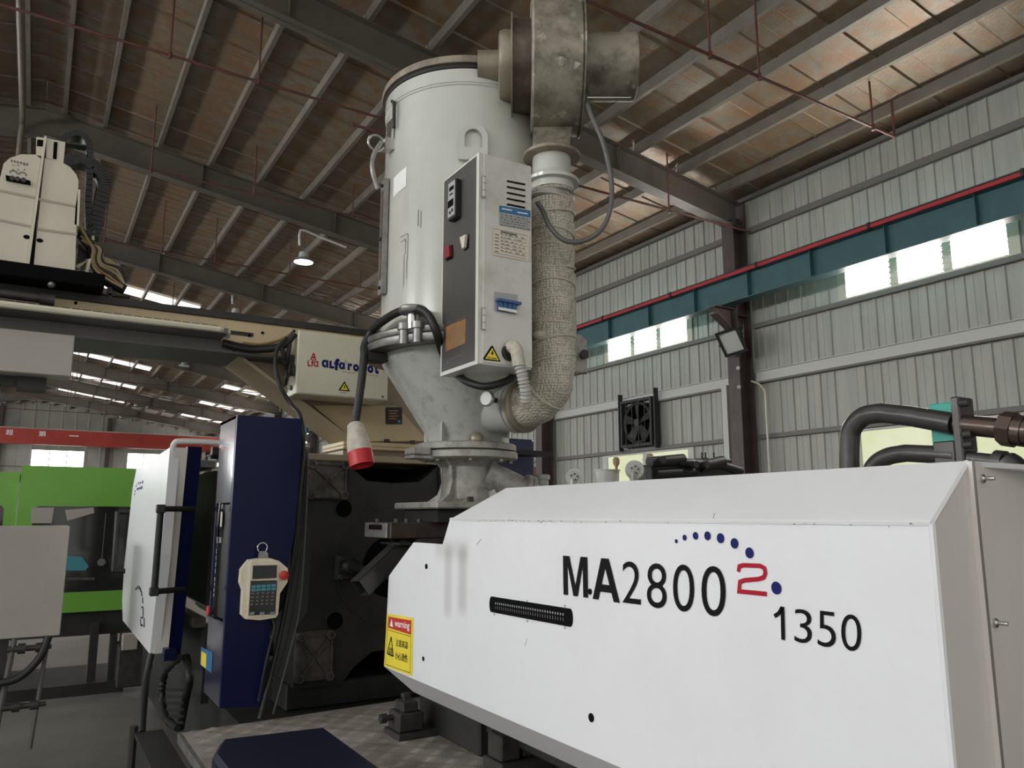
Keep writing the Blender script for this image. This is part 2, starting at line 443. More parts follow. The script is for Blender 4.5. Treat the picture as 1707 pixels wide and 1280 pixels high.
def rafter(sgn):
    mb = MB(); X1 = 11.75 if sgn > 0 else 11
    f = lambda d: RIDGE+sgn*d
    t = lambda d: 9.79-SL*d
    u = lambda d: 9.2-.15*d
    D = X1-RIDGE
    mb.prism([(f(0), -.01, u(0)), (f(D), -.01, u(D)), (f(D), -.01, t(D)), (f(0), -.01, t(0))], (0, .02, 0))
    for g, h in ((t, -.016), (u, .016)):
        a, b = sorted((g(0), g(0)+h)); c, d = sorted((g(D), g(D)+h))
        mb.hexa([(f(0), -.13, a), (f(D), -.13, c), (f(D), .13, c), (f(0), .13, a), (f(0), -.13, b), (f(D), -.13, d), (f(D), .13, d), (f(0), .13, b)])
    for k in range(1, 4):
        d = D*k/4; mb.box(f(d)-.006, f(d)+.006, -.11, .11, u(d)+.016, t(d)-.016)
    return mb
rr = obj('rafter', rafter(1), 'rafter', ceil); rr.location = (0, FR[0], 0)
rl = obj('rafter', rafter(-1), 'rafter', ceil); rl.location = (0, FR[2], 0)
for y in FR[1:]: share(rr, ceil, (0, y-FR[0], 0))
for y in FR[3:]: share(rl, ceil, (0, y-FR[2], 0))
obj('ridge_pipe', MB().tube([(-.86, 4, 9.42), (-.86, 17.2, 9.42), (-.86, 17.45, 9.3), (-.86, 17.5, 8.6)], .055, 10), 'purlin', ceil)
# emissive strips added just below the roof sheets of the far bays
for y in (30.6, 37.6, 44.6, 51.6, 58.6):
    for x0, x1 in ((.7, 4.6), (8.2, 10.9)):
        y0 = y-.95
        obj('roof_glow_strip', MB().hexa([(x0, y0, zs(x0)-.05), (x1, y0, zs(x1)-.05), (x1, y, zs(x1)-.05), (x0, y, zs(x0)-.05),
            (x0, y0, zs(x0)-.035), (x1, y0, zs(x1)-.035), (x1, y, zs(x1)-.035), (x0, y, zs(x0)-.035)]), 'roof_glow', ceil)

# ---- right wall
wr = struct('wall_right')
HZ = (5.36, 6.03); LZ = (2.0, 3.06)
high = [(5.45, 8.5)]+[(10.6+7*k+1.55, 10.6+7*k+4.65) for k in range(0, 8)]
low = [(4.6, 8.45), (12.25, 15.4), (19.2, 22.4)]
def sheet(y0, y1, z0, z1):
    """ribbed sheet, X = 12, ribs towards the hall"""
    mb = MB(); pts = [(y0, 0)]
    y = math.ceil((y0-.02)/.3)*.3
    while y < y1-.09:
        if y > y0+.001: pts += [(y, 0)]
        pts += [(y+.012, .028), (y+.05, .028), (y+.062, 0), (y+.175, 0), (y+.18, .006), (y+.19, .006), (y+.195, 0)] if y+.2 < y1 else [(y+.012, .028), (y+.05, .028), (y+.062, 0)]
        y += .3
    pts.append((y1, 0)); n = len(pts)
    vs = [(XW-d, a, z) for z in (z0, z1) for a, d in pts]
    mb.add(vs, [(i, i+1, n+i+1, n+i) for i in range(n-1)])
    mb.poly([(XW+.03, y0, z0), (XW+.03, y0, z1), (XW+.03, y1, z1), (XW+.03, y1, z0)]); return mb
cuts = sorted({round(-9.9+.9*k, 3) for k in range(86)} | {a for s in high+low for a in s})
cuts = [c for c in cuts if c <= YB]
last = None
edges = [cuts[0]]
for c in cuts[1:]:
    if c-edges[-1] > .02: edges.append(c)
for a, b in zip(edges, edges[1:]):
    m = (a+b)/2; z = [(0, 8.04)]
    def cut(zz, lo, hi):
        out = []
        for p, q in zz:
            if hi <= p or lo >= q: out.append((p, q)); continue
            if lo > p: out.append((p, lo))
            if hi < q: out.append((hi, q))
        return out
    if any(s <= m <= e for s, e in high): z = cut(z, *HZ)
    if any(s <= m <= e for s, e in low): z = cut(z, *LZ)
    for p, q in z: obj('wall_panel', sheet(a, b, p, q), 'wall', wr)
for nm, x, z0, z1, mm in (('girt', .07, 7.24, 7.36, 'girt'), ('girt', .09, 5.26, 5.345, 'girt'), ('girt', .09, 3.07, 3.15, 'girt')):
    for k in range(-2, 8):
        a = 10.6+7*k+.2; obj(nm, MB().box(XW-.03-x, XW-.03, a, a+6.6, z0, z1), mm, wr)
for k in range(-2, 8):
    a = 10.6+7*k+.2
    mb = MB().box(XW-.1, XW-.03, a, a+6.6, 4.22, 4.39).box(XW-.15, XW-.1, a, a+6.6, 4.375, 4.39).box(XW-.11, XW-.1, a, a+6.6, 4.19, 4.235)
    g = obj('girt', mb, 'girt_white', wr); g['label'] = 'pale galvanised girt rail'
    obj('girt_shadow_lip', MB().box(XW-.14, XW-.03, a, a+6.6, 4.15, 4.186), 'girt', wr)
obj('eave_strip', MB().box(XW-.12, XW-.03, -9.9, 66.5, 7.95, 8.03), 'girt', wr)
def column():
    mb = MB().box(11.5, 11.52, -.15, .15, 0, 7.5).box(11.86, 11.88, -.15, .15, 0, 7.9).box(11.52, 11.86, -.008, .008, 0, 7.6)
    for z in (5.5, 7.3): mb.box(11.52, 11.86, -.14, .14, z, z+.016)
    return mb
def corbel():
    return MB().prism([(11.5, -.01, 5.62), (11.02, -.01, 5.62), (11.02, -.01, 5.5), (11.5, -.01, 5.2)], (0, .02, 0)).box(11.0, 11.5, -.11, .11, 5.62, 5.64)\
        .hexa([(11.02, -.1, 5.485), (11.5, -.1, 5.185), (11.5, .1, 5.185), (11.02, .1, 5.485), (11.02, -.1, 5.5), (11.5, -.1, 5.2), (11.5, .1, 5.2), (11.02, .1, 5.5)])
pc = obj('column', column(), 'column', wr); pc.location = (0, 3.6, 0)
pk = obj('corbel', corbel(), 'column', wr); pk.location = (0, 3.6, 0)
for k in range(0, 9): share(pc, wr, (0, 7+7*k, 0)); share(pk, wr, (0, 7+7*k, 0))
obj('door_post', MB().box(11.72, 11.9, 11.02, 11.16, 0, 4.2), 'girt_white', wr)
WN = [0]
def window(y0, y1, z0, z1, n, pm, fm='frame'):
    WN[0] += 1; w_ = struct('window_%d' % WN[0])
    f = MB(); t = .04; j = .17
    f.box(XW-.05, XW+.02, y0, y1, z0, z0+t).box(XW-.05, XW+.02, y0, y1, z1-t, z1)
    f.box(XW-.05, XW+.02, y0, y0+j, z0+t, z1-t).box(XW-.05, XW+.02, y1-j, y1, z0+t, z1-t)
    obj('window_frame', f, fm, w_)
    wd = (y1-y0-2*j)/n
    for i in range(n):
        a = y0+j+wd*i
        if i:
            mu = MB().box(XW-.04, XW+.02, a-.075, a+.075, z0+t, z1-t)
            for q in range(6): mu.box(XW-.055, XW-.04, a-.08, a+.085, z0+t+.02+(z1-z0-.1)*q/6, z0+t+.06+(z1-z0-.1)*q/6)
            obj('mullion', mu, fm, w_)
        obj('window_pane', MB().box(XW-.004, XW+.004, a+(.075 if i else 0), a+wd-(.075 if i < n-1 else 0), z0+t, z1-t), pm, w_)
for s, e in high: window(s, e, *HZ, 3, 'pane')
for s, e in low: window(s, e, *LZ, 2, 'pane_low', 'girt_white')

# ---- left wall, behind the photographer's side, with the same rows of high windows
wl_ = struct('wall_left')
XL = -13.0
for k in range(-2, 8):
    a = 10.6+7*k
    for z0, z1 in ((0, 4.7), (6.2, 8.05)): obj('wall_panel', MB().box(XL-.04, XL, a, a+7, z0, z1), 'wall', wl_)
    obj('wall_panel', MB().box(XL-.04, XL, a, a+1.4, 4.7, 6.2), 'wall', wl_); obj('wall_panel', MB().box(XL-.04, XL, a+5.6, a+7, 4.7, 6.2), 'wall', wl_)
    WN[0] += 1; w_ = struct('window_%d' % WN[0])
    obj('window_frame', MB().box(XL-.04, XL+.04, a+1.4, a+5.6, 4.7, 4.75).box(XL-.04, XL+.04, a+1.4, a+5.6, 6.15, 6.2).box(XL-.04, XL+.04, a+1.4, a+1.46, 4.75, 6.15).box(XL-.04, XL+.04, a+5.54, a+5.6, 4.75, 6.15), 'frame', w_)
    for i in range(4):
        b = a+1.46+1.02*i
        obj('window_pane', MB().box(XL-.01, XL, b+.02, b+1.0, 4.75, 6.15), 'pane_left', w_)

# ---- far end wall with its windows
YF = 66.6
wf = struct('wall_far')
fwin = [(-.55, 2.95), (5.75, 9.25), (-9.0, -5.5)]
cutx = sorted({round(-15+.9*k, 3) for k in range(31)} | {a for s in fwin for a in s})
for a, b in zip(cutx, cutx[1:]):
    if b-a < .02 or a > 12: continue
    b = min(b, 12.0); m = (a+b)/2; zt = zs(m)
    zz = [(0, 5.15), (6.4, zt)] if any(s <= m <= e for s, e in fwin) else [(0, zt)]
    for p, q in zz:
        mb = MB(); pts = []
        x = a
        pts = [(a, 0), (a+.02, .03), (a+.07, .03), (a+.09, 0), (b, 0)]
        n = len(pts); mb.add([(u, YF-d, z) for z in (p, q) for u, d in pts], [(i, i+1, n+i+1, n+i) for i in range(n-1)])
        mb.poly([(a, YF+.03, p), (b, YF+.03, p), (b, YF+.03, q), (a, YF+.03, q)])
        obj('wall_panel', mb, 'wall', wf)
for z in (3.1, 5.08, 7.2): obj('girt', MB().box(-12, 11.9, YF-.12, YF-.03, z, z+.08), 'girt', wf)
for x in (-2.6, 4.4, 11.0): obj('column', MB().box(x-.15, x+.15, YF-.45, YF-.03, 0, zs(x)-.3), 'column', wf)
for s, e in fwin[:2]:
    WN[0] += 1; w_ = struct('window_%d' % WN[0])
    obj('window_frame', MB().box(s, e, YF-.06, YF+.02, 5.15, 5.2).box(s, e, YF-.06, YF+.02, 6.35, 6.4).box(s, s+.06, YF-.06, YF+.02, 5.2, 6.35).box(e-.06, e, YF-.06, YF+.02, 5.2, 6.35), 'frame', w_)
    for i in range(3):
        a = s+.06+(e-s-.12)*i/3; b = s+.06+(e-s-.12)*(i+1)/3
        obj('window_pane', MB().box(a+.03, b-.03, YF-.004, YF+.004, 5.2, 6.35), 'pane_far', w_)
        if i: obj('mullion', MB().box(a-.03, a+.03, YF-.05, YF+.02, 5.2, 6.35), 'frame', w_)

# ================================================================== hall fittings
# crane runway beam on the corbels
rb = thing('crane_runway_beam', 'long teal crane runway girder on corbels along the right wall', 'beam', (11.2, 28, 5.64))
mb = MB().box(11.195, 11.207, -3.2, 64, 5.66, 6.14).box(11.08, 11.32, -3.2, 64, 5.64, 5.66).box(11.08, 11.32, -3.2, 64, 6.14, 6.16)
obj('girder', mb, 'teal', rb)
st = obj('stiffener', MB().box(11.1, 11.195, -.006, .006, 5.66, 6.14), 'teal', rb); y = -2.8
while y < 40:
    if y > -2.8: share(st, rb, (0, y+2.8, 0))
    else: st.location = Vector((0, -2.8, 0))
    y += 1.4
obj('crane_rail', MB().box(11.17, 11.23, -3.2, 64, 6.16, 6.21), 'iron', rb)
cb = thing('conductor_bar', 'bright red conductor bar running above the teal girder', 'rail', (11.05, 28, 6.12))
obj('bar', MB().box(11.02, 11.06, -3.2, 64, 6.13, 6.19), 'redbar', cb)
obj('cable', MB().tube([(11.04, -3.2, 6.22), (11.04, 10, 6.21), (11.04, 30, 6.22), (11.04, 60, 6.22)], .014, 6), 'rubber', cb)
hk = obj('hanger', MB().box(11.0, 11.1, -.02, .02, 6.115, 6.225), 'iron', cb); hk.location = Vector((0, -2, 0))
for k in range(1, 14): share(hk, cb, (0, 2.3*k, 0))

# red travelling crane near the far wall
cr = thing('bridge_crane', 'red overhead bridge crane girder spanning the hall before the far wall', 'crane', (0, 59.6, 6.2))
obj('girder', MB().box(-11.2, 11.0, 59.35, 59.85, 6.5, 7.2).box(-11.2, 11.0, 59.28, 59.92, 6.2, 6.5), 'crane', cr)
obj('rail', MB().box(-11.2, 11.0, 59.5, 59.6, 7.2, 7.27), 'girt_white', cr)
t = MB()
for ch, x0, x1 in (('超', -1.95, -1.55), ('第', -.15, .27)): text(t, ch, (x0, 59.34, 6.72), (x1, 59.34, 6.72), (x0, 59.34, 7.08), .01)
t.quad((1.6, 59.34, 6.82), (2.15, 59.34, 6.82), (2.15, 59.34, 6.88), (1.6, 59.34, 6.88))
obj('lettering', t, 'whiteprint', cr, label='white painted characters')

# sprinkler lines with their drop rods
def sprinkler(y, z, x0, x1, rods, lab, up=None, y1=None):
    y1 = y if y1 is None else y1
    t_ = thing('sprinkler_pipe', lab, 'pipe', ((x0+x1)/2, y, z), 'red sprinkler lines under the roof')
    pts = [(x0, y, z), (x1, y1, z)]
    if up: pts += [(x1+.02, y1, z+.03), (x1+.02, y1, z+up)]
    obj('pipe', MB().tube(pts, .022, 8), 'redpipe', t_)
    for x in rods:
        yy = y+(y1-y)*(x-x0)/(x1-x0)
        obj('drop_rod', MB().tube([(x, yy, z+.02), (x, yy, zs(x)-.02)], .016, 8).cyl((x, yy, z-.05), (x, yy, z+.05), .03, n=8), 'redpipe', t_)
sprinkler(6.35, 7.5, -3, 11.1, (4.4, 7.0, 7.95, 10.55), 'red sprinkler pipe crossing above the blower with an upturned end', .62, 6.7)
sprinkler(11.55, 8.35, -3, 4.9, (1.15, 2.45), 'red sprinkler pipe crossing the upper left corner of the roof', None, 11.85)
sprinkler(10.3, 7.25, 3.5, 12.6-.7, (9.7,), 'red sprinkler pipe ending at the dark column by the right wall', None, 10.35)
sprinkler(16.0, 8.3, 1.35, 11.6, (1.4, 3.4, 5.6, 7.5), 'red sprinkler pipe just beyond the second rafter', None, 16.5)
sprinkler(20.6, 8.2, .4, 11.6, (.9, 2.2, 3.5, 5.5, 7.6), 'red sprinkler pipe in the bay behind the big hanging lamp', None, 21.4)
for k, y in enumerate((27.6, 34.6, 41.6, 48.6, 55.6)):
    sprinkler(y, 8.0, -2, 11.6, (-1, 1.2, 3.4, 5.6, 7.8, 10), 'red sprinkler pipe in the %s bay towards the far wall' % ('first', 'second', 'third', 'fourth', 'last')[k])

# high bay lamps
def lamp(x, y, z, label, on, s=1.0):
    t_ = thing('highbay_lamp', label, 'lamp', (x, y, z), 'pendant lamps in a row under the roof')
    obj('shade', MB().lathe((x, y, z), (0, 0, 1), [(.255, 0), (.25, .015), (.17, .06), (.13, .1), (.125, .11)], 28), 'lampmetal', t_)
    obj('driver', MB().lathe((x, y, z+.11), (0, 0, 1), [(.12, 0), (.12, .13), (.1, .15), (.02, .16)], 20), 'pot', t_)
    obj('lens', MB().lathe((x, y, z-.004), (0, 0, 1), [(.235, 0), (.235, .003)], 28), 'lampglow' if on else 'pot', t_)
    top = zs(x)-.25
    obj('hanging_wire', MB().tube([(x, y, z+.27), (x, y, top)], .006, 6), 'greycable', t_)
    obj('conduit', MB().tube(spline([(x+1.1, y, z+.6), (x+.5, y, z+.72), (x-.02, y, z+.84), (x-.13, y, z+.76), (x-.12, y, z+.42)], 6), .03, 8), 'whiteprint', t_)
for i, (px, py) in enumerate(((506, 437), (392, 527), (307, 610), (265, 645), (226, 680), (201, 700))):
    p = at(px, py, X=5.3 if i < 5 else 4.75)
    lamp(p.x, p.y, p.z, ['lit pendant high bay lamp, the nearest, left of the dryer', 'pendant lamp half hidden behind the cream robot beam', 'pendant lamp seen just below the robot beam',
        'pendant lamp third from the far wall', 'pendant lamp second from the far wall', 'farthest small pendant lamp above the red crane'][i], i == 0)

# floodlight, fan, conduit on the right wall
fl = thing('floodlight', 'black floodlight with glass front clamped to the dark column', 'floodlight', (11.2, 10.3, 4.75))
c = at(1219, 570, X=11.25); ax = V(-.8, -.25, -.5).normalized(); u = V(.0, 1, 0); u = (u-ax*u.dot(ax)).normalized(); v = ax.cross(u)
if v.z < 0: v = -v
def obox(mb, c, u, v, w_, a, b, d0, d1, a2=None, b2=None):
    a2 = a if a2 is None else a2; b2 = b if b2 is None else b2
    return mb.hexa([c-u*a-v*b+w_*d0, c+u*a-v*b+w_*d0, c+u*a+v*b+w_*d0, c-u*a+v*b+w_*d0, c-u*a2-v*b2+w_*d1, c+u*a2-v*b2+w_*d1, c+u*a2+v*b2+w_*d1, c-u*a2+v*b2+w_*d1])
obj('housing', obox(MB(), c, u, v, ax, .13, .15, -.16, -.02, .24, .26), 'iron', fl)
fb = MB()
for s_ in (-1, 1): obox(fb, c+u*s_*.215, u, v, ax, .025, .26, -.02, .02)
for s_ in (-1, 1): obox(fb, c+v*s_*.235, u, v, ax, .19, .025, -.02, .02)
obj('bezel', fb, 'rubber', fl)
obj('glass', obox(MB(), c, u, v, ax, .19, .21, -.02, -.008), 'pot', fl)
obj('bracket', MB().tube([c+u*.26, c+u*.3-ax*.12, V(11.5, 10.5, c.z-.1)], .02, 8).tube([c-u*.26, c-u*.28-ax*.2+v*.2, V(11.5, 10.62, c.z+.25)], .015, 8), 'iron', fl)
fa = thing('exhaust_fan', 'dark square exhaust fan with vertical guard bars on the right wall', 'fan', (11.9, 13.85, 3.16))
mb = MB(); y0, y1, z0, z1 = 13.3, 14.4, 3.18, 4.28
mb.box(11.72, 11.96, y0, y0+.06, z0, z1).box(11.72, 11.96, y1-.06, y1, z0, z1).box(11.72, 11.96, y0+.06, y1-.06, z0, z0+.06).box(11.72, 11.96, y0+.06, y1-.06, z1-.06, z1)
obj('housing', mb, 'fan', fa)
obj('back_louvre', MB().box(11.93, 11.96, y0+.06, y1-.06, z0+.06, z1-.06), 'void', fa)
obj('shroud', MB().torus((11.8, 13.85, 3.73), (1, 0, 0), .46, .04, 32, 8), 'fan', fa)
obj('hub', MB().cyl((11.75, 13.85, 3.73), (11.88, 13.85, 3.73), .09, n=16), 'iron2', fa)
for k in range(5):
    a = k*2*math.pi/5+.3; d = V(0, math.cos(a), math.sin(a)); e = V(0, -math.sin(a), math.cos(a)); o_ = V(11.82, 13.85, 3.73)
    obj('blade', MB().hexa([o_+d*.08-e*.05, o_+d*.42-e*.12, o_+d*.42-e*.12+V(.008, 0, 0), o_+d*.08-e*.05+V(.008, 0, 0), o_+d*.08+e*.05+V(-.05, 0, 0), o_+d*.42+e*.1+V(-.07, 0, 0), o_+d*.42+e*.1+V(-.062, 0, 0), o_+d*.08+e*.05+V(-.042, 0, 0)]), 'fan', fa)
for k in range(4): obj('guard_bar', MB().cyl((11.715, y0+.22*(k+1), z0), (11.715, y0+.22*(k+1), z1), .01, n=6), 'iron2', fa)
for yy in (13.22, 14.48): obj('hanger_angle', MB().box(11.74, 11.86, yy-.016, yy+.016, 3.1, 4.46), 'iron', fa)
solo('conduit', MB().tube(spline([(11.8, 10.44, 4.2), (11.75, 10.2, 4.1), (11.78, 10.1, 3.95)], 5), .018, 8).tube([(11.78, 10.1, 3.95), (11.78, 10.1, 1.6)], .02, 8), 'ivory', 'thin pale conduit dropping beside the dark column', 'conduit')
for z, nm in ((4.42, 'small white sensor bulb on the dark column, upper one'), (4.05, 'small white sensor bulb on the dark column, lower one')):
    b_ = thing('sensor', nm, 'sensor', (11.5, 10.42, z))
    obj('socket', MB().cyl((11.52, 10.42, z), (11.46, 10.42, z), .035, n=12), 'iron', b_)
    obj('bulb', MB().ball((11.43, 10.42, z), .04, n=12), 'pot', b_)
# ================================================================== the injection unit
XP = 1.3
def q(px, py, d=.0015): p = at(px, py, X=XP); p.x -= d; return p
ih = thing('injection_housing', 'large white housing with black model numbers on the injection unit', 'machine', (1.75, 1.9, .85))
YN, ZR, ZB = .778, 1.588, .985
out = [(YN, ZB), (3.17, ZB), (3.145, 1.352), (2.90, 1.497), (2.64, 1.497), (2.583, ZR), (YN, ZR)]
obj('side_panel', MB().prism([(XP, y, z) for y, z in out], (.012, 0, 0)), 'white_side', ih)
obj('top_chamfer', MB().prism([(XP, YN, ZR), (XP, 2.583, ZR), (1.462, 2.455, 1.70), (1.462, .795, 1.70)], (.008, 0, -.01)), 'white', ih)
obj('top_plate', MB().box(1.462, 2.04, .795, 2.455, 1.69, 1.70), 'white', ih)
obj('rear_side_panel', MB().box(2.19, 2.2, YN, 3.0, ZB, ZR).prism([(2.2, YN, ZR), (2.2, 2.58, ZR), (2.04, 2.455, 1.70), (2.04, .795, 1.70)], (-.008, 0, -.01)), 'white', ih)
obj('bottom_bevel', MB().prism([(XP, YN, ZB), (XP, 3.17, ZB), (1.385, 3.06, .895), (1.385, YN, .895)], (.008, 0, .006)), 'bevel', ih)
obj('end_flange', MB().prism([(XP+.001, YN-.001, ZB), (XP+.001, YN-.001, ZR), (1.462, .794, 1.699), (1.462, .794, ZB)], (0, .012, 0)), 'white_end', ih)
obj('front_bulkhead', MB().prism([(1.315, 2.43, .99), (1.40, 2.43, .91), (2.10, 2.43, .91), (2.185, 2.43, .99), (2.185, 2.43, 1.57), (2.03, 2.43, 1.68), (1.48, 2.43, 1.68), (1.315, 2.43, 1.57)], (0, .01, 0)), 'iron', ih)
# rolled edge highlight along the folds
obj('fold', MB().tube([(XP+.002, YN, ZR), (XP+.002, 2.58, ZR)], .006, 6).tube([(XP+.003, YN+.002, ZB), (XP+.003, YN+.002, ZR)], .006, 6).tube([(XP+.003, YN+.002, ZR), (1.462, .797, 1.697)], .006, 6), 'white', ih)
# rear cover, turned a little away
p0 = V(1.452, .783, 0); dr = V(.977, .211, 0); nr = V(.211, -.977, 0)
rc = obj('rear_cover', MB().prism([p0+V(0, 0, .93), p0+dr*.8+V(0, 0, .93), p0+dr*.8+V(0, 0, 1.698), p0+V(0, 0, 1.698)], -nr*.012), 'white_end', ih)
for z, px, py in ((0, 1636, 798), (0, 1657, 1038)):
    r = ray(px, py); t = (p0-CAM).dot(nr)/r.dot(nr); c = CAM+r*t
    obj('screw', MB().lathe(c, nr, [(.0085, -.002), (.0085, .004), (.006, .007)], 14).lathe(c, nr, [(.004, .007), (.004, .022)], 10), 'chrome', ih)
obj('seam', MB().tube([p0+nr*.002+V(0, 0, .93), p0+nr*.002+V(0, 0, 1.70)], .0022, 6), 'print_grey', ih)
def stroke(mb, pts, wd, f=q):
    """flat ribbon through panel pixels"""
    P = [f(*p) for p in pts]
    for i, (a, b) in enumerate(zip(P, P[1:])):
        d = (b-a).normalized(); n = V(0, -d.z, d.y)*wd/2
        mb.poly([a-n-d*wd*.3, b-n+d*wd*.3, b+n+d*wd*.3, a+n-d*wd*.3])
    return mb
def ribbon(mb, pts, wd, f=q):
    P = [f(*p) for p in pts]; n = len(P); L_, R2 = [], []
    for i in range(n):
        d0 = (P[i]-P[max(i-1, 0)]); d1 = (P[min(i+1, n-1)]-P[i])
        d0 = (d0 if d0.length else d1).normalized(); d1 = (d1 if d1.length else d0).normalized()
        n0, n1 = V(0, -d0.z, d0.y), V(0, -d1.z, d1.y); m_ = (n0+n1).normalized(); k_ = wd/2/max(.5, m_.dot(n0))
        L_.append(P[i]+m_*k_); R2.append(P[i]-m_*k_)
    for i in range(n-1): mb.poly([L_[i], L_[i+1], R2[i+1], R2[i]])
    return mb
t = MB()
def word(mb, s, TL, BL, BR, bold=0.0, f=q): return text(mb, s, f(*BL), f(*BR), f(*TL), bold)
def shape(mb, polys, TL, BL, BR):
    a_, b_, c_ = q(*TL), q(*BL), q(*BR)
    for p_ in polys: mb.poly([b_+(c_-b_)*u_+(a_-b_)*v_ for u_, v_ in p_])
shape(t, [[(0, 0), (0, 1), (.27, 1), (.5, .27), (.73, 1), (1, 1), (1, 0), (.81, 0), (.81, .77), (.59, 0), (.41, 0), (.19, .77), (.19, 0)]], (939, 926), (940, 991), (981, 996.5))
obj('lettering', t, 'black', ih, label='bold black letter M')
t = MB(); shape(t, [[(0, 0), (.36, 1), (.5, 1), (.5, .77), (.22, 0)], [(1, 0), (.64, 1), (.5, 1), (.5, .77), (.78, 0)], [(.29, .2), (.71, .2), (.645, .38), (.355, .38)]], (987, 929), (988.5, 998), (1034, 1005))
obj('lettering', t, 'black', ih, label='bold black letter A')
t = MB()
word(t, '2', (1038, 935), (1038, 1004), (1069, 1008), -.004); word(t, '8', (1079, 937.5), (1079, 1011), (1112, 1016), -.004)
word(t, '0', (1122.6, 939.5), (1122.6, 1017), (1158, 1022), -.004); word(t, '0', (1170, 942), (1170, 1024.5), (1210.5, 1030), -.004)
obj('lettering', t, 'black', ih, label='thin black number 2800')
t = MB()
ribbon(t, [(1291.5, 1027), (1299, 1022), (1304.7, 1012)], .008); ribbon(t, [(1305, 1011), (1306.3, 1066.5)], .0095); word(t, '3', (1325, 1014), (1325, 1069.5), (1354, 1074), -.006)
word(t, '5', (1363.6, 1017), (1363.6, 1076), (1394, 1081), -.006); word(t, '0', (1403, 1022), (1403, 1082), (1436.6, 1087.5), -.006)
obj('lettering', t, 'black', ih, label='thin black number 1350')
t = MB(); ribbon(t, [(1231.5, 953), (1233, 944), (1240, 942), (1268, 943), (1275, 947), (1276.5, 955), (1274, 962), (1266, 965), (1242, 967), (1234, 970), (1232.5, 985.5), (1279, 990)], .0095)
obj('lettering', t, 'red_print', ih, label='red square-shouldered digit 2')
t = MB()
for x, y, r in ((1128, 902, 2.9), (1141.8, 896, 4.2), (1160, 893, 5.6), (1180, 893, 6.6), (1201.7, 897, 7.6), (1225, 905.5, 8), (1250, 921.5, 8.6), (1294.8, 980, 10.4)):
    c = q(x, y); e = q(x+r*.82, y); obj('dot', disc(MB(), c, (1, 0, 0), abs(e.y-c.y)), 'blue_print', ih)
for x, y, r in ((711, 944, 4.5), (706, 1098, 4), (986, 1196, 7.5), (984, 986, 5)):
    c = q(x, y); e = q(x, y-r); obj('bolt_hole', MB().cyl(c+V(-.0006, 0, 0), c+V(.004, 0, 0), abs(e.z-c.z), n=16), 'void', ih)
# scale slot
c0 = q(820, 1007, .003); c1 = q(951, 1029.5, .003)
sl = MB(); hh = .0245; n = 8
pts = [V(XP-.003, c0.y-.012*math.sin(math.pi*i/n)*-1, c0.z+hh*math.cos(math.pi*i/n)) for i in range(n+1)]+[V(XP-.003, c1.y-.012*math.sin(math.pi*i/n), c1.z-hh*math.cos(math.pi*i/n)) for i in range(n+1)]
sl.prism(pts, (.004, 0, 0)); so = obj('scale_slot', sl, 'void', ih)
tk = MB()
for i in range(30):
    y = c0.y-.03+(c1.y-c0.y+.06)*i/29; z = c0.z+(c1.z-c0.z)*i/29
    tk.box(XP-.0042, XP-.0036, y-.0025, y+.0025, z+.003, z+.009); tk.box(XP-.0042, XP-.0036, y-.0005, y+.0005, z-.012, z-.003)
obj('scale_marks', tk, 'label_grey', so)
for x, y in ((824, 996), (879, 1002), (942, 1010), (824, 1024), (879, 1035), (942, 1046)):
    c = q(x, y, .001); obj('bolt_hole', MB().cyl(c, c+V(.002, 0, 0), .0045, n=10), 'label_grey', ih)
# warning sticker
TL, TR, BR_, BL_ = q(645.5, 1022.5, .001), q(690, 1030, .001), q(687.5, 1127, .001), q(640.5, 1110, .001)
def stk(u, v, d=.0006): return TL+(TR-TL)*u+(BL_-TL)*v+((BR_-TR)-(BL_-TL))*u*v+V(-d, 0, 0)
ws = obj('warning_sticker', MB().poly([stk(0, 0, 0), stk(1, 0, 0), stk(1, 1, 0), stk(0, 1, 0)]), 'yellow', ih, label='yellow and red heat warning sticker')
obj('red_band', MB().poly([stk(.08, .05), stk(.93, .05), stk(.93, .30), stk(.08, .26)]), 'red', ws)
def sw(mb, s, u0, u1, v0, v1, bold=0.0): return text(mb, s, stk(u0, v1, .0012), stk(u1, v1, .0012), stk(u0, v0, .0012), bold)
t = MB(); sw(t, 'warning', .33, .87, .09, .25, .012); t.poly([stk(.21, .08, .0012), stk(.27, .235, .0012), stk(.14, .22, .0012)]); obj('lettering', t, 'whiteprint', ws)
t = MB(); sw(t, '注意高温', .40, .83, .43, .56, .008); sw(t, '小心烫伤', .40, .83, .66, .80, .008)
for a, b in (((.22, .42), (.10, .74)), ((.10, .74), (.33, .76)), ((.33, .76), (.22, .42))):
    A, B = stk(*a, .0012), stk(*b, .0012); d = (B-A).normalized(); nn = V(0, -d.z, d.y)*.0035; t.poly([A-nn, B-nn, B+nn, A+nn])
for u in (.18, .22, .26): t.poly([stk(u-.01, .69, .0012), stk(u+.01, .69, .0012), stk(u+.02, .62, .0012), stk(u, .62, .0012)])
t.poly([stk(.15, .715, .0012), stk(.29, .725, .0012), stk(.29, .705, .0012), stk(.15, .695, .0012)])
for a, b in (((.06, .30), (.93, .33)), ((.93, .30), (.93, .95)), ((.93, .955), (.05, .955)), ((.05, .96), (.07, .05))):
    A, B = stk(*a, .0012), stk(*b, .0012); d = (B-A).normalized(); nn = V(0, -d.z, d.y)*.001; t.poly([A-nn, B-nn, B+nn, A+nn])
obj('print', t, 'black', ws)
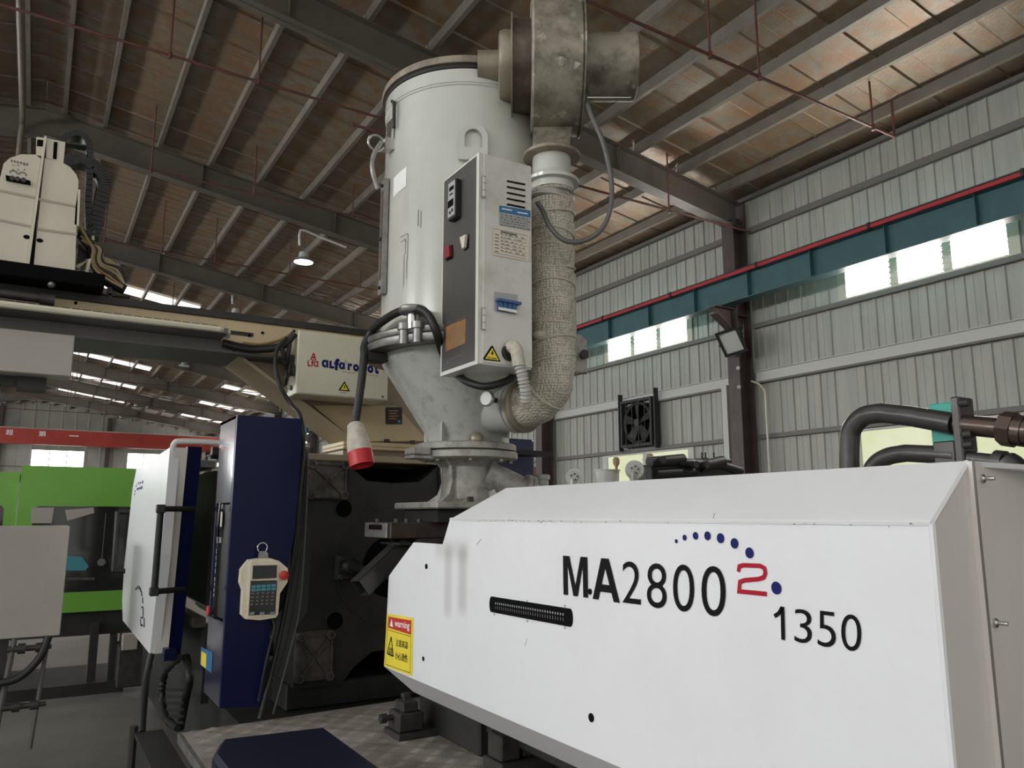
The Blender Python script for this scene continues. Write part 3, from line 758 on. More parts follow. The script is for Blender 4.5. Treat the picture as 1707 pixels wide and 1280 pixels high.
# chipped paint along the upper fold
t = MB(); rnd = random.Random(11)
for _ in range(46):
    y = rnd.choice((rnd.uniform(1.9, 2.5), rnd.uniform(1.9, 2.5), rnd.uniform(.8, 1.9))); l = rnd.uniform(.002, .012); z = ZR-.004+rnd.uniform(-.004, .002)
    t.poly([V(XP-.0045, y, z), V(XP-.0045, y+l, z+rnd.uniform(-.001, .001)), V(XP-.0045, y+l*.7, z+rnd.uniform(.001, .004))])
t_ = obj('paint_chips', t, 'print_grey', ih); t_['kind'] = 'stuff'
# scuffs
t = MB()
for a, b in (((795, 908), (803, 898)), ((876, 1076), (879, 1064)), ((1190, 863), (1192, 856))): stroke(t, [a, b], .0018)
obj('scratch', t, 'print_grey', ih)

# carriage under the housing
ib = thing('carriage_unit', 'dark iron carriage under the white housing', 'machine', (1.8, 1.9, .70))
obj('carriage', MB().bbox(1.55, 2.15, .8, 3.0, .78, .93, .01), 'iron', ib)
obj('rail_block', MB().bbox(1.52, 1.75, 2.75, 3.3, .70, .86, .008), 'iron', ib)
def guide(px, py, nm, label):
    p = at(px, py, Z=.70); b_ = thing(nm, label, 'block', (p.x, p.y, .70), 'iron stop blocks on the tread plate')
    x, y = p.x, p.y
    obj('base', MB().bbox(x, x+.19, y-.09, y+.07, .70, .725, .004), 'iron2', b_)
    obj('body', MB().bbox(x+.01, x+.12, y-.07, y+.05, .725, .80, .006).bbox(x+.03, x+.1, y-.06, y+.03, .80, .84, .005), 'iron2', b_)
    obj('bolt', MB().cyl((x+.06, y-.02, .84), (x+.06, y-.02, .855), .014, n=6).cyl((x+.06, y-.02, .855), (x+.06, y-.02, .87), .022, n=6), 'iron', b_)
    obj('bolt', MB().cyl((x+.01, y+.0, .775), (x-.02, y+.0, .775), .012, n=8).cyl((x-.02, y+.0, .775), (x-.045, y+.0, .775), .022, n=6), 'iron', b_)
guide(650, 1228, 'stop_block', 'black iron stop block with bolts left of the housing foot')
p = at(812, 1282, Z=.70); b_ = thing('guide_block', 'black iron guide block with round pin under the housing', 'block', (p.x, p.y, .70))
x, y = p.x, p.y
obj('base', MB().bbox(x-.01, x+.22, y-.12, y+.02, .70, .745, .005), 'iron2', b_)
obj('body', MB().bbox(x+.0, x+.08, y-.1, y, .745, .83, .006).bbox(x+.1, x+.2, y-.09, y, .745, .79, .006), 'iron2', b_)
obj('pin', MB().lathe((x+.13, y-.06, .79), (0, 0, 1), [(.04, 0), (.04, .03), (.03, .035), (.03, .07)], 18), 'rod', b_)
obj('leg', MB().bbox(x+.03, x+.13, y-.06, y+.0, .79, .885, .006), 'iron', b_)

# ================================================================== bed with tread plate, blue lid
bed = thing('machine_bed', 'long dark machine bed topped with a worn steel tread plate', 'machine', (1.75, 3, 0))
obj('tread_plate', MB().hexa([(.615, 1.2, .688), (2.9, 1.2, .688), (2.9, 3.86, .688), (.615, 3.70, .688), (.615, 1.2, .70), (2.9, 1.2, .70), (2.9, 3.86, .70), (.615, 3.70, .70)]), 'tread', bed)
lg = MB(); r = random.Random(3); cs = .062
for i in range(37):
    for j in range(43):
        cx, cy = .64+cs*i, 1.25+cs*j
        if cx > 2.85 or cy > 3.68: continue
        dx, dy = (.707, .707) if (i+j) % 2 else (.707, -.707)
        for k in range(-2, 3):
            ox, oy = cx+.03-dy*k*.0105, cy+.03+dx*k*.0105; L_ = .022
            a = V(ox-dx*L_, oy-dy*L_, .7001); b = V(ox+dx*L_, oy+dy*L_, .7001); n_ = V(-dy, dx, 0)*.0035; m_ = (a+b)/2
            lg.add([a, m_-n_, b, m_+n_, m_+V(0, 0, .0016)], [(0, 1, 4), (1, 2, 4), (2, 3, 4), (3, 0, 4)])
o = obj('tread_lugs', lg, 'tread', bed); o['kind'] = 'stuff'
obj('edge_strip', MB().hexa([(.60, 1.2, .66), (.615, 1.2, .66), (.615, 3.71, .66), (.60, 3.71, .66), (.60, 1.2, .70), (.615, 1.2, .70), (.615, 3.71, .70), (.60, 3.71, .70)]), 'steel_dull', bed)
obj('bed_frame', MB().box(.66, 2.86, .2, 3.7, .12, .688).box(.95, 2.6, 3.7, 8.0, .12, .60), 'iron', bed)
fo = obj('foot', MB().cyl((.9, .5, 0), (.9, .5, .12), .07, n=16), 'iron', bed)
for x, y in ((2.6, .5), (.9, 3.4), (2.6, 3.4), (1.1, 7.6), (2.4, 7.6)): share(fo, bed, (x-.9, y-.5, 0))
bl = thing('blue_lid', 'navy blue sheet metal lid lying on the tread plate', 'cover', (.83, 2.4, .70))
P_ = lambda z, i: [(.60+i, 1.9, z), (.595+i, 2.96-i, z), (.655+i, 3.13-i, z), (1.035-i, 3.10-i, z), (1.035-i, 1.9, z)]
mb = MB(); lo_, mi_, hi_ = P_(.705, 0), P_(.782, 0), P_(.80, .014)
for a, b in ((lo_, mi_), (mi_, hi_)):
    mb.add(a+b, [(i, (i+1) % 5, 5+(i+1) % 5, 5+i) for i in range(5)])
mb.poly(hi_); obj('lid', mb, 'navy_top', bl)

# ================================================================== fixed platen
YP = 4.2
pl = thing('fixed_platen', 'massive dark cast platen with round holes behind the hopper', 'machine', (1.75, 4.4, .62))
cx, cz = 1.75, 1.32
q1 = [(-.525, .575), (-.28, .575), (-.235, .53), (-.16, .475), (0, .465)]
top = [(cx+a, cz+b) for a, b in q1]+[(cx-a, cz+b) for a, b in q1[-2::-1]]
side = [(.525, .30), (.47, .22), (.46, 0), (.47, -.22), (.525, -.30)]
bot = [(.525, -.60), (.27, -.60), (.2, -.52), (.1, -.45), (-.1, -.45), (-.2, -.52), (-.27, -.60), (-.525, -.60)]
ol = top+[(cx+a, cz+b) for a, b in side]+[(cx+a, cz+b) for a, b in bot]+[(cx-a, cz+b) for a, b in side[::-1]]
obj('plate', MB().prism([(x, YP, z) for x, z in ol], (0, .42, 0)), 'iron', pl)
obj('foot_block', MB().bbox(1.2, 2.3, 4.25, 4.6, .60, .73, .01), 'iron', pl)
obj('ring_groove', MB().torus((cx, YP-.001, cz+.005), (0, 1, 0), .325, .004, 64, 6), 'iron2', pl)
obj('dark_backing', MB().box(1.23, 2.27, 4.625, 4.64, .62, .95), 'void', pl); obj('dark_backing', MB().box(1.4, 2.1, 4.625, 4.64, 1.74, 1.897), 'void', pl)  # black sheets added so the gaps around the platen stay dark
obj('nozzle_opening', MB().cyl((cx, YP-.003, cz), (cx, YP+.01, cz), .17, n=40), 'void', pl)
for x, z in ((1.46, 1.639), (1.432, 1.045), (2.05, 1.639), (2.07, 1.045)):
    h_ = obj('bore', MB().cyl((x, YP-.002, z), (x, YP+.01, z), .047, n=28), 'void', pl)
    obj('rim', MB().torus((x, YP-.001, z), (0, 1, 0), .049, .004, 28, 6), 'iron2', h_)
def pad(x, z, w_, h_):
    y = YP-.035
    o = obj('corner_pad', MB().bbox(x-w_, x+w_, y, YP, z-h_, z+h_, .008), 'pad', pl)
    rb_ = MB()
    for sx in (-1, 1):
        for sz in (-1, 1):
            c = V(x+sx*(w_-.025), y, z+sz*(h_-.025))
            obj('boss', MB().lathe(c+V(0, .002, 0), (0, -1, 0), [(.026, 0), (.026, .02), (.022, .024), (.013, .024), (.013, .012), (0, .012)], 18, cap=False), 'pad', o)
            d = V(x-c.x, 0, z-c.z); n_ = V(-d.z, 0, d.x).normalized()*.006
            rb_.prism([c+d*.2-n_, c+d*.9-n_, c+d*.9+n_, c+d*.2+n_], (0, -.014, 0))
    for sx in (-1, 1): rb_.box(x+sx*(w_-.018)-.006, x+sx*(w_-.018)+.006, y-.012, y, z-h_+.05, z+h_-.05)
    for sz in (-1, 1): rb_.box(x-w_+.05, x+w_-.05, y-.012, y, z+sz*(h_-.018)-.006, z+sz*(h_-.018)+.006)
    obj('rib', rb_, 'pad', o)
pad(1.352, 1.792, .117, .106); pad(1.32, .878, .104, .128); pad(2.15, 1.792, .117, .106); pad(2.18, .878, .104, .128)
# shift cylinder rod
rd = thing('shift_rod', 'steel rod with square flange screwed to the dark platen', 'rod', (1.46, 4.0, 1.27))
obj('flange', MB().bbox(1.41, 1.535, 4.12, 4.196, 1.262, 1.392, .006), 'iron', rd)
for sx in (-1, 1):
    for sz in (-1, 1): obj('bolt', MB().cyl((1.472+sx*.045, 4.1, 1.327+sz*.048), (1.472+sx*.045, 4.12, 1.327+sz*.048), .012, n=8), 'iron2', rd)
obj('collar', MB().lathe((1.472, 4.12, 1.33), (0, -1, 0), [(.04, 0), (.04, .03), (.032, .045), (.03, .06)], 20), 'iron', rd)
obj('rod', MB().cyl((1.472, 4.1, 1.33), (1.472, 2.6, 1.31), .021, n=16), 'rod', rd)

# ================================================================== hopper throat
D = V(1.75, 3.32, 0)
def rim(px, R, z, c=D):
    """the point of a horizontal circle facing the camera that is seen at pixel column px"""
    best = None
    for i in range(720):
        a = 2*math.pi*i/720; p = V(c.x+R*math.cos(a), c.y+R*math.sin(a), z); d = p-CAM
        if (p-V(c.x, c.y, z)).dot(V(CAM.x-c.x, CAM.y-c.y, 0)) < 0: continue
        x = CX+FPX*d.dot(RT)/d.dot(FW)
        if best is None or abs(x-px) < best[0]: best = (abs(x-px), p, V(math.cos(a), math.sin(a), 0))
    return best[1], best[2]
th = thing('hopper_throat', 'silver grey cast iron throat between dryer and barrel', 'casting', (1.75, 3.3, 1.62))
obj('base_plate', MB().bbox(1.485, 2.02, 3.08, 3.55, 1.632, 1.662, .006), 'cast', th)
obj('neck', MB().lathe((1.75, 3.3, 1.662), (0, 0, 1), [(.15, 0), (.128, .018), (.122, .05), (.12, .1), (.122, .165), (.15, .198)], 32), 'cast', th)
for a in (0, 90, 180, 270):
    d = V(math.cos(math.radians(a+30)), math.sin(math.radians(a+30)), 0); n_ = V(-d.y, d.x, 0)*.008; o_ = V(1.75, 3.3, 0)
    obj('web', MB().prism([o_+d*.09-n_+V(0, 0, 1.66), o_+d*.235-n_+V(0, 0, 1.66), o_+d*.165-n_+V(0, 0, 1.70), o_+d*.14-n_+V(0, 0, 1.76), o_+d*.15-n_+V(0, 0, 1.83), o_+d*.19-n_+V(0, 0, 1.862), o_+d*.09-n_+V(0, 0, 1.862)], n_*2), 'cast', th)
obj('flange', MB().lathe((1.75, 3.3, 1.86), (0, 0, 1), [(.232, 0), (.24, .006), (.24, .032), (.235, .036)], 40), 'cast', th)
for a in range(0, 360, 45):
    d = V(math.cos(math.radians(a+20)), math.sin(math.radians(a+20)), 0)
    obj('bolt', MB().cyl(V(1.75, 3.3, 1.848)+d*.205, V(1.75, 3.3, 1.86)+d*.205, .013, n=6), 'steel_dull', th)
s0, _ = rim(708, .25, 1.87)
obj('slide_gate', MB().bbox(s0.x-.075, s0.x+.12, s0.y-.04, s0.y+.06, 1.855, 1.872, .004).bbox(s0.x-.08, s0.x+.01, s0.y-.05, s0.y+.05, 1.872, 1.905, .006), 'cast', th)
b0 = V(1.80, 3.22, 1.79); b1 = b0+V(.19, -.05, -.075)
obj('side_spout', MB().cyl(b0, b1, .075, .062, 24), 'cast', th)
ax = (b1-b0).normalized()
obj('spout_flange', MB().cyl(b1-ax*.012, b1+ax*.008, .083, n=28).cyl(b1+ax*.012, b1+ax*.03, .083, n=28), 'cast', th)
obj('spout_cap', MB().cyl(b1+ax*.03, b1+ax*.075, .055, .05, 20), 'iron', th)
obj('bolt', MB().cyl((1.66, 3.1, 1.662), (1.66, 3.1, 1.685), .016, n=6), 'iron', th)

hs = thing('hopper_slide', 'brown-black steel slide block with bolts under the throat', 'block', (1.7, 3.35, 1.49))
obj('block', MB().bbox(1.325, 2.1, 3.2, 3.5, 1.502, 1.572, .004), 'brown', hs)
obj('end_plate', MB().bbox(1.313, 1.325, 3.22, 3.48, 1.505, 1.57, .003), 'steel_dull', hs)
obj('end_slot', MB().box(1.310, 1.3135, 3.27, 3.42, 1.54, 1.562), 'void', hs)
obj('lower_plate', MB().box(1.45, 2.1, 3.16, 3.5, 1.485, 1.5015), 'brown', hs)
obj('sub_block', MB().box(1.52, 2.0, 3.14, 3.5, 1.573, 1.632), 'iron', hs)
for x, y in ((1.345, 3.4), (1.37, 3.24), (1.445, 3.3), (1.475, 3.23), (1.55, 3.22), (1.60, 3.22)):
    obj('bolt', MB().cyl((x, y, 1.572), (x, y, 1.588), .012, n=8), 'iron2', hs)
# drop chute: a square tube
ch = thing('discharge_chute', 'dark grey square chute slanting down from the slide block', 'chute', (1.3, 3.25, 1.27))
def sqtube(p0, p1, u, v, a, tk):
    mb = MB()
    for s_, (d, e) in ((1, (u, v)), (-1, (u, v)), (1, (v, u)), (-1, (v, u))):
        o0, o1 = p0+d*s_*a, p1+d*s_*a
        mb.hexa([o0-e*a, o0+e*a, o0+e*a-d*s_*tk, o0-e*a-d*s_*tk, o1-e*a, o1+e*a, o1+e*a-d*s_*tk, o1-e*a-d*s_*tk])
    return mb
c0, c1 = V(1.455, 3.28, 1.50), V(1.205, 3.23, 1.30)
dd = (c1-c0).normalized(); u = V(0, 1, 0); u = (u-dd*u.dot(dd)).normalized(); v = dd.cross(u)
obj('tube', sqtube(c0+dd*.03, c1, u, v, .04, .004), 'chute', ch)
obj('flange', MB().box(1.36, 1.56, 3.18, 3.4, 1.476, 1.484), 'chute', ch)

# ================================================================== hopper dryer
hd = thing('hopper_dryer', 'tall grey-green hopper dryer with control box and rusty blower', 'dryer', (1.75, 3.32, 1.90))
obj('drum', MB().lathe(D, (0, 0, 1), [(.42, 2.40), (.42, 3.565), (.424, 3.57), (.424, 3.578), (.427, 3.58), (.427, 3.645)], 96, cap=False), 'dryer', hd)
obj('lid', MB().lathe(D, (0, 0, 1), [(.40, 3.64), (.418, 3.65), (.418, 3.668), (.442, 3.67), (.445, 3.69), (.44, 3.705), (.25, 3.74), (0, 3.75)], 96), 'lid', hd)
obj('gasket', MB().lathe(D, (0, 0, 1), [(.424, 3.645), (.43, 3.65), (.43, 3.668)], 80, cap=False), 'rubber', hd)
obj('drum_flange', MB().lathe(D, (0, 0, 1), [(.42, 2.385), (.498, 2.385), (.502, 2.392), (.502, 2.41), (.496, 2.416), (.44, 2.42), (.42, 2.45)], 96, cap=False), 'steel_dull', hd)
obj('cone_flange', MB().lathe(D, (0, 0, 1), [(.42, 2.345), (.50, 2.345), (.504, 2.352), (.504, 2.376), (.498, 2.382), (.42, 2.382)], 96, cap=False), 'steel_dull', hd)
obj('cone', MB().lathe(D, (0, 0, 1), [(.415, 2.345), (.405, 2.31), (.195, 1.985), (.185, 1.93)], 80), 'cone', hd)
obj('foot_flange', MB().lathe(D, (0, 0, 1), [(.22, 1.90), (.243, 1.905), (.243, 1.93), (.235, 1.936)], 44), 'cast', hd)
for a in (15, 105, 195, 285):
    d = V(math.cos(math.radians(a+198)), math.sin(math.radians(a+198)), 0); n_ = V(-d.y, d.x, 0)*.005
    obj('gusset', MB().prism([D+d*.18-n_+V(0, 0, 1.935), D+d*.232-n_+V(0, 0, 1.935), D+d*.232-n_+V(0, 0, 2.02), D+d*.215-n_+V(0, 0, 2.03)], n_*2), 'cone', hd)
p, d = rim(793, .2, 1.935); obj('copper_plug', MB().ball(p+V(0, 0, .01)+d*.01, .035, n=14), 'blower_tan', hd)
# lifting eye
p, d = rim(789, .424, 3.3); tt = V(-d.y, d.x, 0)
if tt.dot(RT) < 0: tt = -tt
mb = MB(); w_, h0, hm, n = .066, 3.19, 3.30, 10
outp = [p-tt*w_+V(0, 0, h0-p.z), p+tt*w_+V(0, 0, h0-p.z)]
arc = lambda r_: [p+tt*(r_*math.cos(math.pi*i/n))+V(0, 0, hm-p.z+r_*math.sin(math.pi*i/n)) for i in range(n+1)]
a_, b_ = arc(w_), arc(.04)
lz = V(0, 0, 0)
mb.prism([p-tt*w_+V(0, 0, h0-p.z), p+tt*w_+V(0, 0, h0-p.z), p+tt*w_+V(0, 0, 3.25-p.z), p-tt*w_+V(0, 0, 3.25-p.z)], d*.016)
mb.prism([p+tt*w_+V(0, 0, 3.25-p.z)]+a_[:1]+b_[:1]+[p+tt*.04+V(0, 0, 3.25-p.z)], d*.016)
mb.prism([p-tt*w_+V(0, 0, 3.25-p.z)]+a_[-1:]+b_[-1:]+[p-tt*.04+V(0, 0, 3.25-p.z)], d*.016)
for i in range(n): mb.prism([a_[i], a_[i+1], b_[i+1], b_[i]], d*.016)
obj('lifting_eye', mb, 'dryer', hd)
# toggle latch at the left
p, d = rim(652, .424, 3.42); tt = V(-d.y, d.x, 0)
la = obj('toggle_latch', MB().prism([p+V(0, 0, .07)-tt*.03, p+V(0, 0, .07)+tt*.035, p+V(0, 0, -.03)+tt*.03, p+V(0, 0, -.03)-tt*.03], d*.012).box(p.x-.04, p.x+.005, p.y-.03, p.y+.03, p.z-.085, p.z-.03), 'chrome', hd, label='chrome toggle latch')
p2, d2 = rim(660, .428, 3.46)
obj('bracket', MB().tube([p2+d2*.01+V(0, 0, -.03), p2+d2*.012+V(0, 0, .1), p2+d2*.01+tt*-.03+V(0, 0, .12)], .009, 8), 'rubber', la)
e0 = V(p.x, p.y, 0)+d*.03
obj('handle', MB().tube(spline([e0+V(-.02, 0, p.z-.05), e0+V(-.055, 0, p.z-.12), e0+V(-.06, 0, p.z-.2), e0+V(-.03, .0, p.z-.29)], 6), .011, 10), 'steel_dull', la)
obj('bail', MB().torus(e0+V(-.045, 0, p.z-.06), tt, .04, .006, 20, 6), 'chrome', la)
# sight glass strip
p0, d0 = rim(644, .424, 3.0)
tt = V(-d0.y, d0.x, 0)
sg = obj('sight_glass', MB().prism([V(p0.x, p0.y, 2.63)+tt*.03, V(p0.x, p0.y, 2.63)-tt*.03, V(p0.x, p0.y, 3.20)-tt*.03, V(p0.x, p0.y, 3.20)+tt*.03], d0*.022), 'steel_dull', hd)
obj('window', MB().prism([V(p0.x, p0.y, 2.7)+tt*.014, V(p0.x, p0.y, 2.7)-tt*.014, V(p0.x, p0.y, 3.14)-tt*.014, V(p0.x, p0.y, 3.14)+tt*.014], d0*.024), 'blower_dark', sg)
for z in (2.66, 2.9, 3.17): obj('screw', MB().cyl(V(p0.x, p0.y, z)-tt*.0+d0*.02, V(p0.x, p0.y, z)+d0*.032, .009, n=8), 'iron', sg)
def wrap(pxs, z0, z1, dz=0, r=.4215):
    """curved label following the drum"""
    A = [rim(x, r, (z0+z1)/2)[0] for x in pxs]; mb = MB()
    for i, (a, b) in enumerate(zip(A, A[1:])): mb.poly([V(a.x, a.y, z0+dz*i), V(b.x, b.y, z0+dz*(i+1)), V(b.x, b.y, z1+dz*(i+1)), V(a.x, a.y, z1+dz*i)])
    return mb
obj('tape_tag', wrap((656, 662, 669, 677), 3.09, 3.185, .008), 'whiteprint', hd, label='white tape tag')
obj('handwriting', (lambda mb: [mb.add(w__.v, w__.f) for w__ in (wrap((667, 673, 680), 2.868, 2.872, .004), wrap((668, 673, 676), 2.845, 2.849, .004), wrap((679, 680), 2.76, 2.877), wrap((675.5, 676.3), 2.78, 2.852), wrap((677, 678), 2.66, 2.76), wrap((672.5, 673.3), 2.63, 2.78), wrap((697, 697.8), 2.90, 2.98), wrap((701, 701.8), 2.89, 2.97))] and mb)(MB()), 'print_grey', hd, label='faded handwritten 7')
p, d = rim(657, .4215, 3.5)
# swing bolt clamp
p, d = rim(688, .49, 2.38)
cl = obj('swing_bolt', MB().lathe(V(p.x, p.y, 2.47), (0, 0, 1), [(.058, 0), (.064, .008), (.064, .022), (.055, .03)], 24), 'steel_dull', hd)
obj('stem', MB().cyl(V(p.x, p.y, 2.40), V(p.x, p.y, 2.475), .026, n=18), 'chrome', cl)
tt = V(-d.y, d.x, 0)
for s_ in (-1, 1): obj('lug', MB().lathe(V(p.x, p.y, 2.335)+tt*s_*.035+d*.012, (0, 0, 1), [(.022, 0), (.022, .06), (.03, .062), (.03, .09)], 16), 'steel_dull', cl)
p, d = rim(612, .5, 2.32)
obj('hinge_lug', MB().bbox(p.x-.01, p.x+.09, p.y-.03, p.y+.04, 2.30, 2.345, .005), 'iron', hd)
# rear hinge bracket seen right of the hose
R_ = lambda px, py, dep: CAM+ray(px, py)*(dep/ray(px, py).dot(FH))
c = R_(966, 592, 3.7)
obj('hinge_bracket', MB().prism([c+RT*-.06+V(0, 0, -.085), c+RT*.035+V(0, 0, -.085), c+RT*.037+V(0, 0, .07), c+RT*.01+V(0, 0, .1), c+RT*-.05+V(0, 0, .11)], FH*.05), 'cast', hd)
obj('hinge_knob', MB().cyl(c+RT*.02-FH*.001, c+RT*.02-FH*.04, .02, n=14).torus(c+RT*-.05-FH*.03, RT, .045, .02, 20, 8), 'iron', hd)
# control box
BX, BY, BZ0, BZ1 = 1.434, 2.62, 2.185, 3.066
bx = obj('control_box', MB().bbox(BX, 1.682, BY, 2.95, BZ0, BZ1, .004), 'box', hd, label='pale control box with dark foil front')
obj('box_bracket', MB().box(1.5, 1.6, 2.93, 3.0, 2.5, 2.9), 'box', hd)
def fx(px, py, d=.0015): p = at(px, py, X=BX); p.x -= d; return p
def fy(px, py, d=.0015): p = at(px, py, Y=BY); p.y -= d; return p
obj('front_frame', MB().box(BX-.004, BX, BY+.0, BY+.33, BZ0, BZ0+.016).box(BX-.004, BX, BY, BY+.022, BZ0+.016, BZ1).box(BX-.004, BX, BY+.022, BY+.33, BZ1-.008, BZ1).box(BX-.004, BX, BY+.322, BY+.33, BZ0+.016, BZ1-.008), 'boxedge', bx)
obj('foil', MB().box(BX-.002, BX, BY+.022, BY+.322, BZ0+.016, BZ1-.008), 'dkpanel', bx)
def ctl(px, py): return fx(px, py, .002)
tc = at(766, 335, X=BX)
y0, y1 = at(757.5, 335, X=BX).y, at(769.5, 335, X=BX).y
zt, zb = at(762, 305, X=BX).z, at(762, 368, X=BX).z
pc_ = obj('temperature_controller', MB().bbox(BX-.03, BX-.002, y1, y0, zb, zt, .003), 'rubber', bx)
obj('face', MB().box(BX-.032, BX-.03, y1+.004, y0-.004, zb+.012, zt-.006), 'grey_lcd', bx)
hgt = zt-zb
obj('display', MB().box(BX-.0335, BX-.032, y1+.012, y0-.016, zb+hgt*.74, zb+hgt*.84).box(BX-.0335, BX-.032, y1+.02, y0-.02, zb+hgt*.62, zb+hgt*.66), 'screen', bx)
obj('timer_dial', MB().box(BX-.034, BX-.032, y1+.014, y0-.006, zb+hgt*.32, zb+hgt*.5), 'void', bx)
obj('knob', MB().box(BX-.036, BX-.032, y1+.018, y1+.026, zb+hgt*.16, zb+hgt*.24).box(BX-.036, BX-.032, y0-.03, y0-.022, zb+hgt*.14, zb+hgt*.2), 'iron', bx)
def patch(mb, pts, f, d=.002): return mb.poly([f(a, b, d) for a, b in pts])
sw_ = obj('rocker_switch', MB().prism([fx(*p_, .003) for p_ in ((745, 412), (754, 410), (755, 428), (746, 433))], (-.014, 0, 0)), 'dark_red', bx, label='dark red rocker switch')
obj('rocker_switch', MB().prism([fx(*p_, .003) for p_ in ((771.5, 397), (781, 391.5), (778.5, 413), (775.5, 416))], (-.012, 0, 0)), 'label_cream', bx, label='pale rocker switch')
obj('switch_bezel', patch(patch(MB(), ((743.5, 411), (756, 408), (756.5, 431), (745, 436)), fx, .003), ((770, 397), (783, 390), (782.5, 414), (775, 419)), fx, .003), 'void', bx)
obj('foil_label', patch(MB(), ((744.5, 545), (777.5, 531), (776.5, 572), (744, 586)), fx, .003), 'copper', bx)
t = MB()
for k in range(7):
    a, b = 750+k*3.8, 750+k*3.8+1.2
    patch(t, ((a, 548-k*1.5), (b, 547.6-k*1.5), (b-.3, 580-k*1.6), (a-.3, 580.4-k*1.6)), fx, .0035)
obj('print', t, 'lid', bx)
t = MB(); text(t, 'SHD', fx(748.5, 314, .0035), fx(761.5, 304, .0035), fx(749, 307, .0035), .01)
obj('lettering', t, 'red', bx, label='red letters')
t = MB(); patch(t, ((763, 302), (778, 291), (778, 292.5), (763, 303.5)), fx, .0035); patch(t, ((752, 533+8), (777, 523+4), (777, 524.2+4), (752, 534.2+8)), fx, .0035); patch(t, ((752, 598), (772, 591), (772, 592), (752, 599)), fx, .0035); patch(t, ((745.5, 606), (747.5, 599), (749, 605)), fx, .0035)
obj('print', t, 'print_grey', bx)
obj('door', MB().box(1.452, 1.678, BY-.006, BY, BZ0+.008, BZ1-.006), 'box', bx)
BY -= .006
for py in (312, 532):
    obj('hinge', MB().bbox(at(806, py, Y=BY).x-.008, at(806, py, Y=BY).x+.006, BY-.008, BY, at(806, py+18, Y=BY).z, at(806, py-18, Y=BY).z, .002), 'boxedge', bx)
    hx_ = at(806, py, Y=BY).x; hz_ = at(806, py, Y=BY).z
    hj = MB()
    for dz in (-.044, -.015, .015, .044): hj.box(hx_-.009, hx_+.007, BY-.0086, BY-.004, hz_+dz-.001, hz_+dz+.001)
    obj('hinge_joint', hj.box(hx_-.0095, hx_-.008, BY-.006, BY, hz_-.045, hz_+.045), 'print_grey', bx)
vt = MB(); vl = MB()
for k in range(5):
    y = 301+k*9.7
    patch(vt, ((844.5, y), (875, y+6), (875, y+8.2), (844.5, y+2.2)), fy, .002)
    vl.prism([fy(844.5, y, .001), fy(875, y+6, .001), fy(875, y+4.5, .001), fy(844.5, y-1.5, .001)], (0, -.007, 0))
obj('vent_slot', vt, 'void', bx); obj('vent_louvre', vl, 'box', bx)
obj('rating_label', patch(MB(), ((832, 343), (884, 352), (883.5, 384), (832, 375)), fy), 'label_grey', bx, label='blue and grey rating label')
t = MB(); patch(t, ((832, 342.5), (884, 351.5), (884, 363), (832, 353.5)), fy, .0025); obj('label_header', t, 'label_blue', bx)
t = MB(); patch(t, ((836, 347), (853, 350), (853, 352), (836, 349)), fy, .003); patch(t, ((862, 353), (879, 356), (879, 358), (862, 355)), fy, .003); obj('print', t, 'whiteprint', bx)
t = MB(); rnd = random.Random(5)
for r_ in range(5):
    x = 834
    while x < 880:
        l = rnd.uniform(1.5, 6); y = 356.5+r_*4.2+(x-832)*.18
        patch(t, ((x, y), (x+l, y+l*.18), (x+l, y+l*.18+1.6), (x, y+1.6)), fy, .003); x += l+rnd.uniform(1.5, 3)
obj('print', t, 'print_grey', bx)
obj('paper_label', patch(MB(), ((821.5, 377), (881, 390), (880, 436), (820.5, 425)), fy, .003), 'label_cream', bx, label='framed cream data label')
t = MB()
for r_ in range(6):
    y = 390+r_*5.6; patch(t, ((824, y), (831, y+1.4), (831, y+2.8), (824, y+1.4)), fy, .004)
    x = 834
    patch(t, ((834, y+1), (877, y+10), (877, y+10.5), (834, y+1.5)), fy, .004)
    while x < 872:
        l = rnd.uniform(2, 7); yy = y-1.5+(x-832)*.2
        patch(t, ((x, yy), (x+l, yy+l*.2), (x+l, yy+l*.2+1.3), (x, yy+1.3)), fy, .004); x += l+rnd.uniform(2, 6)
for a, b in (((823, 381), (878, 393)), ((822, 421), (877, 432)), ):
    patch(t, (a, b, (b[0], b[1]+.6), (a[0], a[1]+.6)), fy, .004)
patch(t, ((834, 385), (861, 391), (861, 394), (834, 388)), fy, .004)
obj('print', t, 'print_grey', bx)
obj('breaker_frame', patch(MB(), ((824, 486), (862.5, 491.5), (861.5, 525), (823.5, 518.5)), fy, .002), 'label_grey', bx)
t = MB()
for k in range(4):
    a = 828+k*7.6; y = 502+k*1.2
    t.prism([fy(a, y, .003), fy(a+6.6, y+1, .003), fy(a+6.4, y+17, .003), fy(a, y+16, .003)], (0, -.014, 0))
obj('circuit_breaker', t, 'breaker_blue', bx)
obj('breaker_toggle', MB().prism([fy(825.5, 499, .003), fy(864, 506, .003), fy(864, 510, .003), fy(825.5, 503.5, .003)], (0, -.024, 0)), 'breaker_blue', bx)
t = MB(); patch(t, ((827, 513), (858, 518.5), (858, 523.5), (827, 517.5)), fy, .018); obj('breaker_base', t, 'whiteprint', bx)
t = MB(); patch(t, ((821, 576.5), (833, 600.5), (834, 603), (806, 600), (805, 597), (818.5, 576.5)), fy, .002); obj('hazard_triangle', t, 'black', bx, label='yellow electric hazard triangle')
t = MB(); patch(t, ((820, 580), (831, 601), (808, 598)), fy, .003); obj('hazard_face', t, 'yellow', bx)
t = MB(); patch(t, ((820.5, 584), (822, 584), (820, 588), (822.5, 588.5), (818.5, 594), (819.5, 590), (817.5, 589.5)), fy, .0045); text(t, '3Φ-400V', fy(811, 597.4, .0045), fy(828, 600, .0045), fy(811, 594.4, .0045), .01); obj('print', t, 'black', bx)
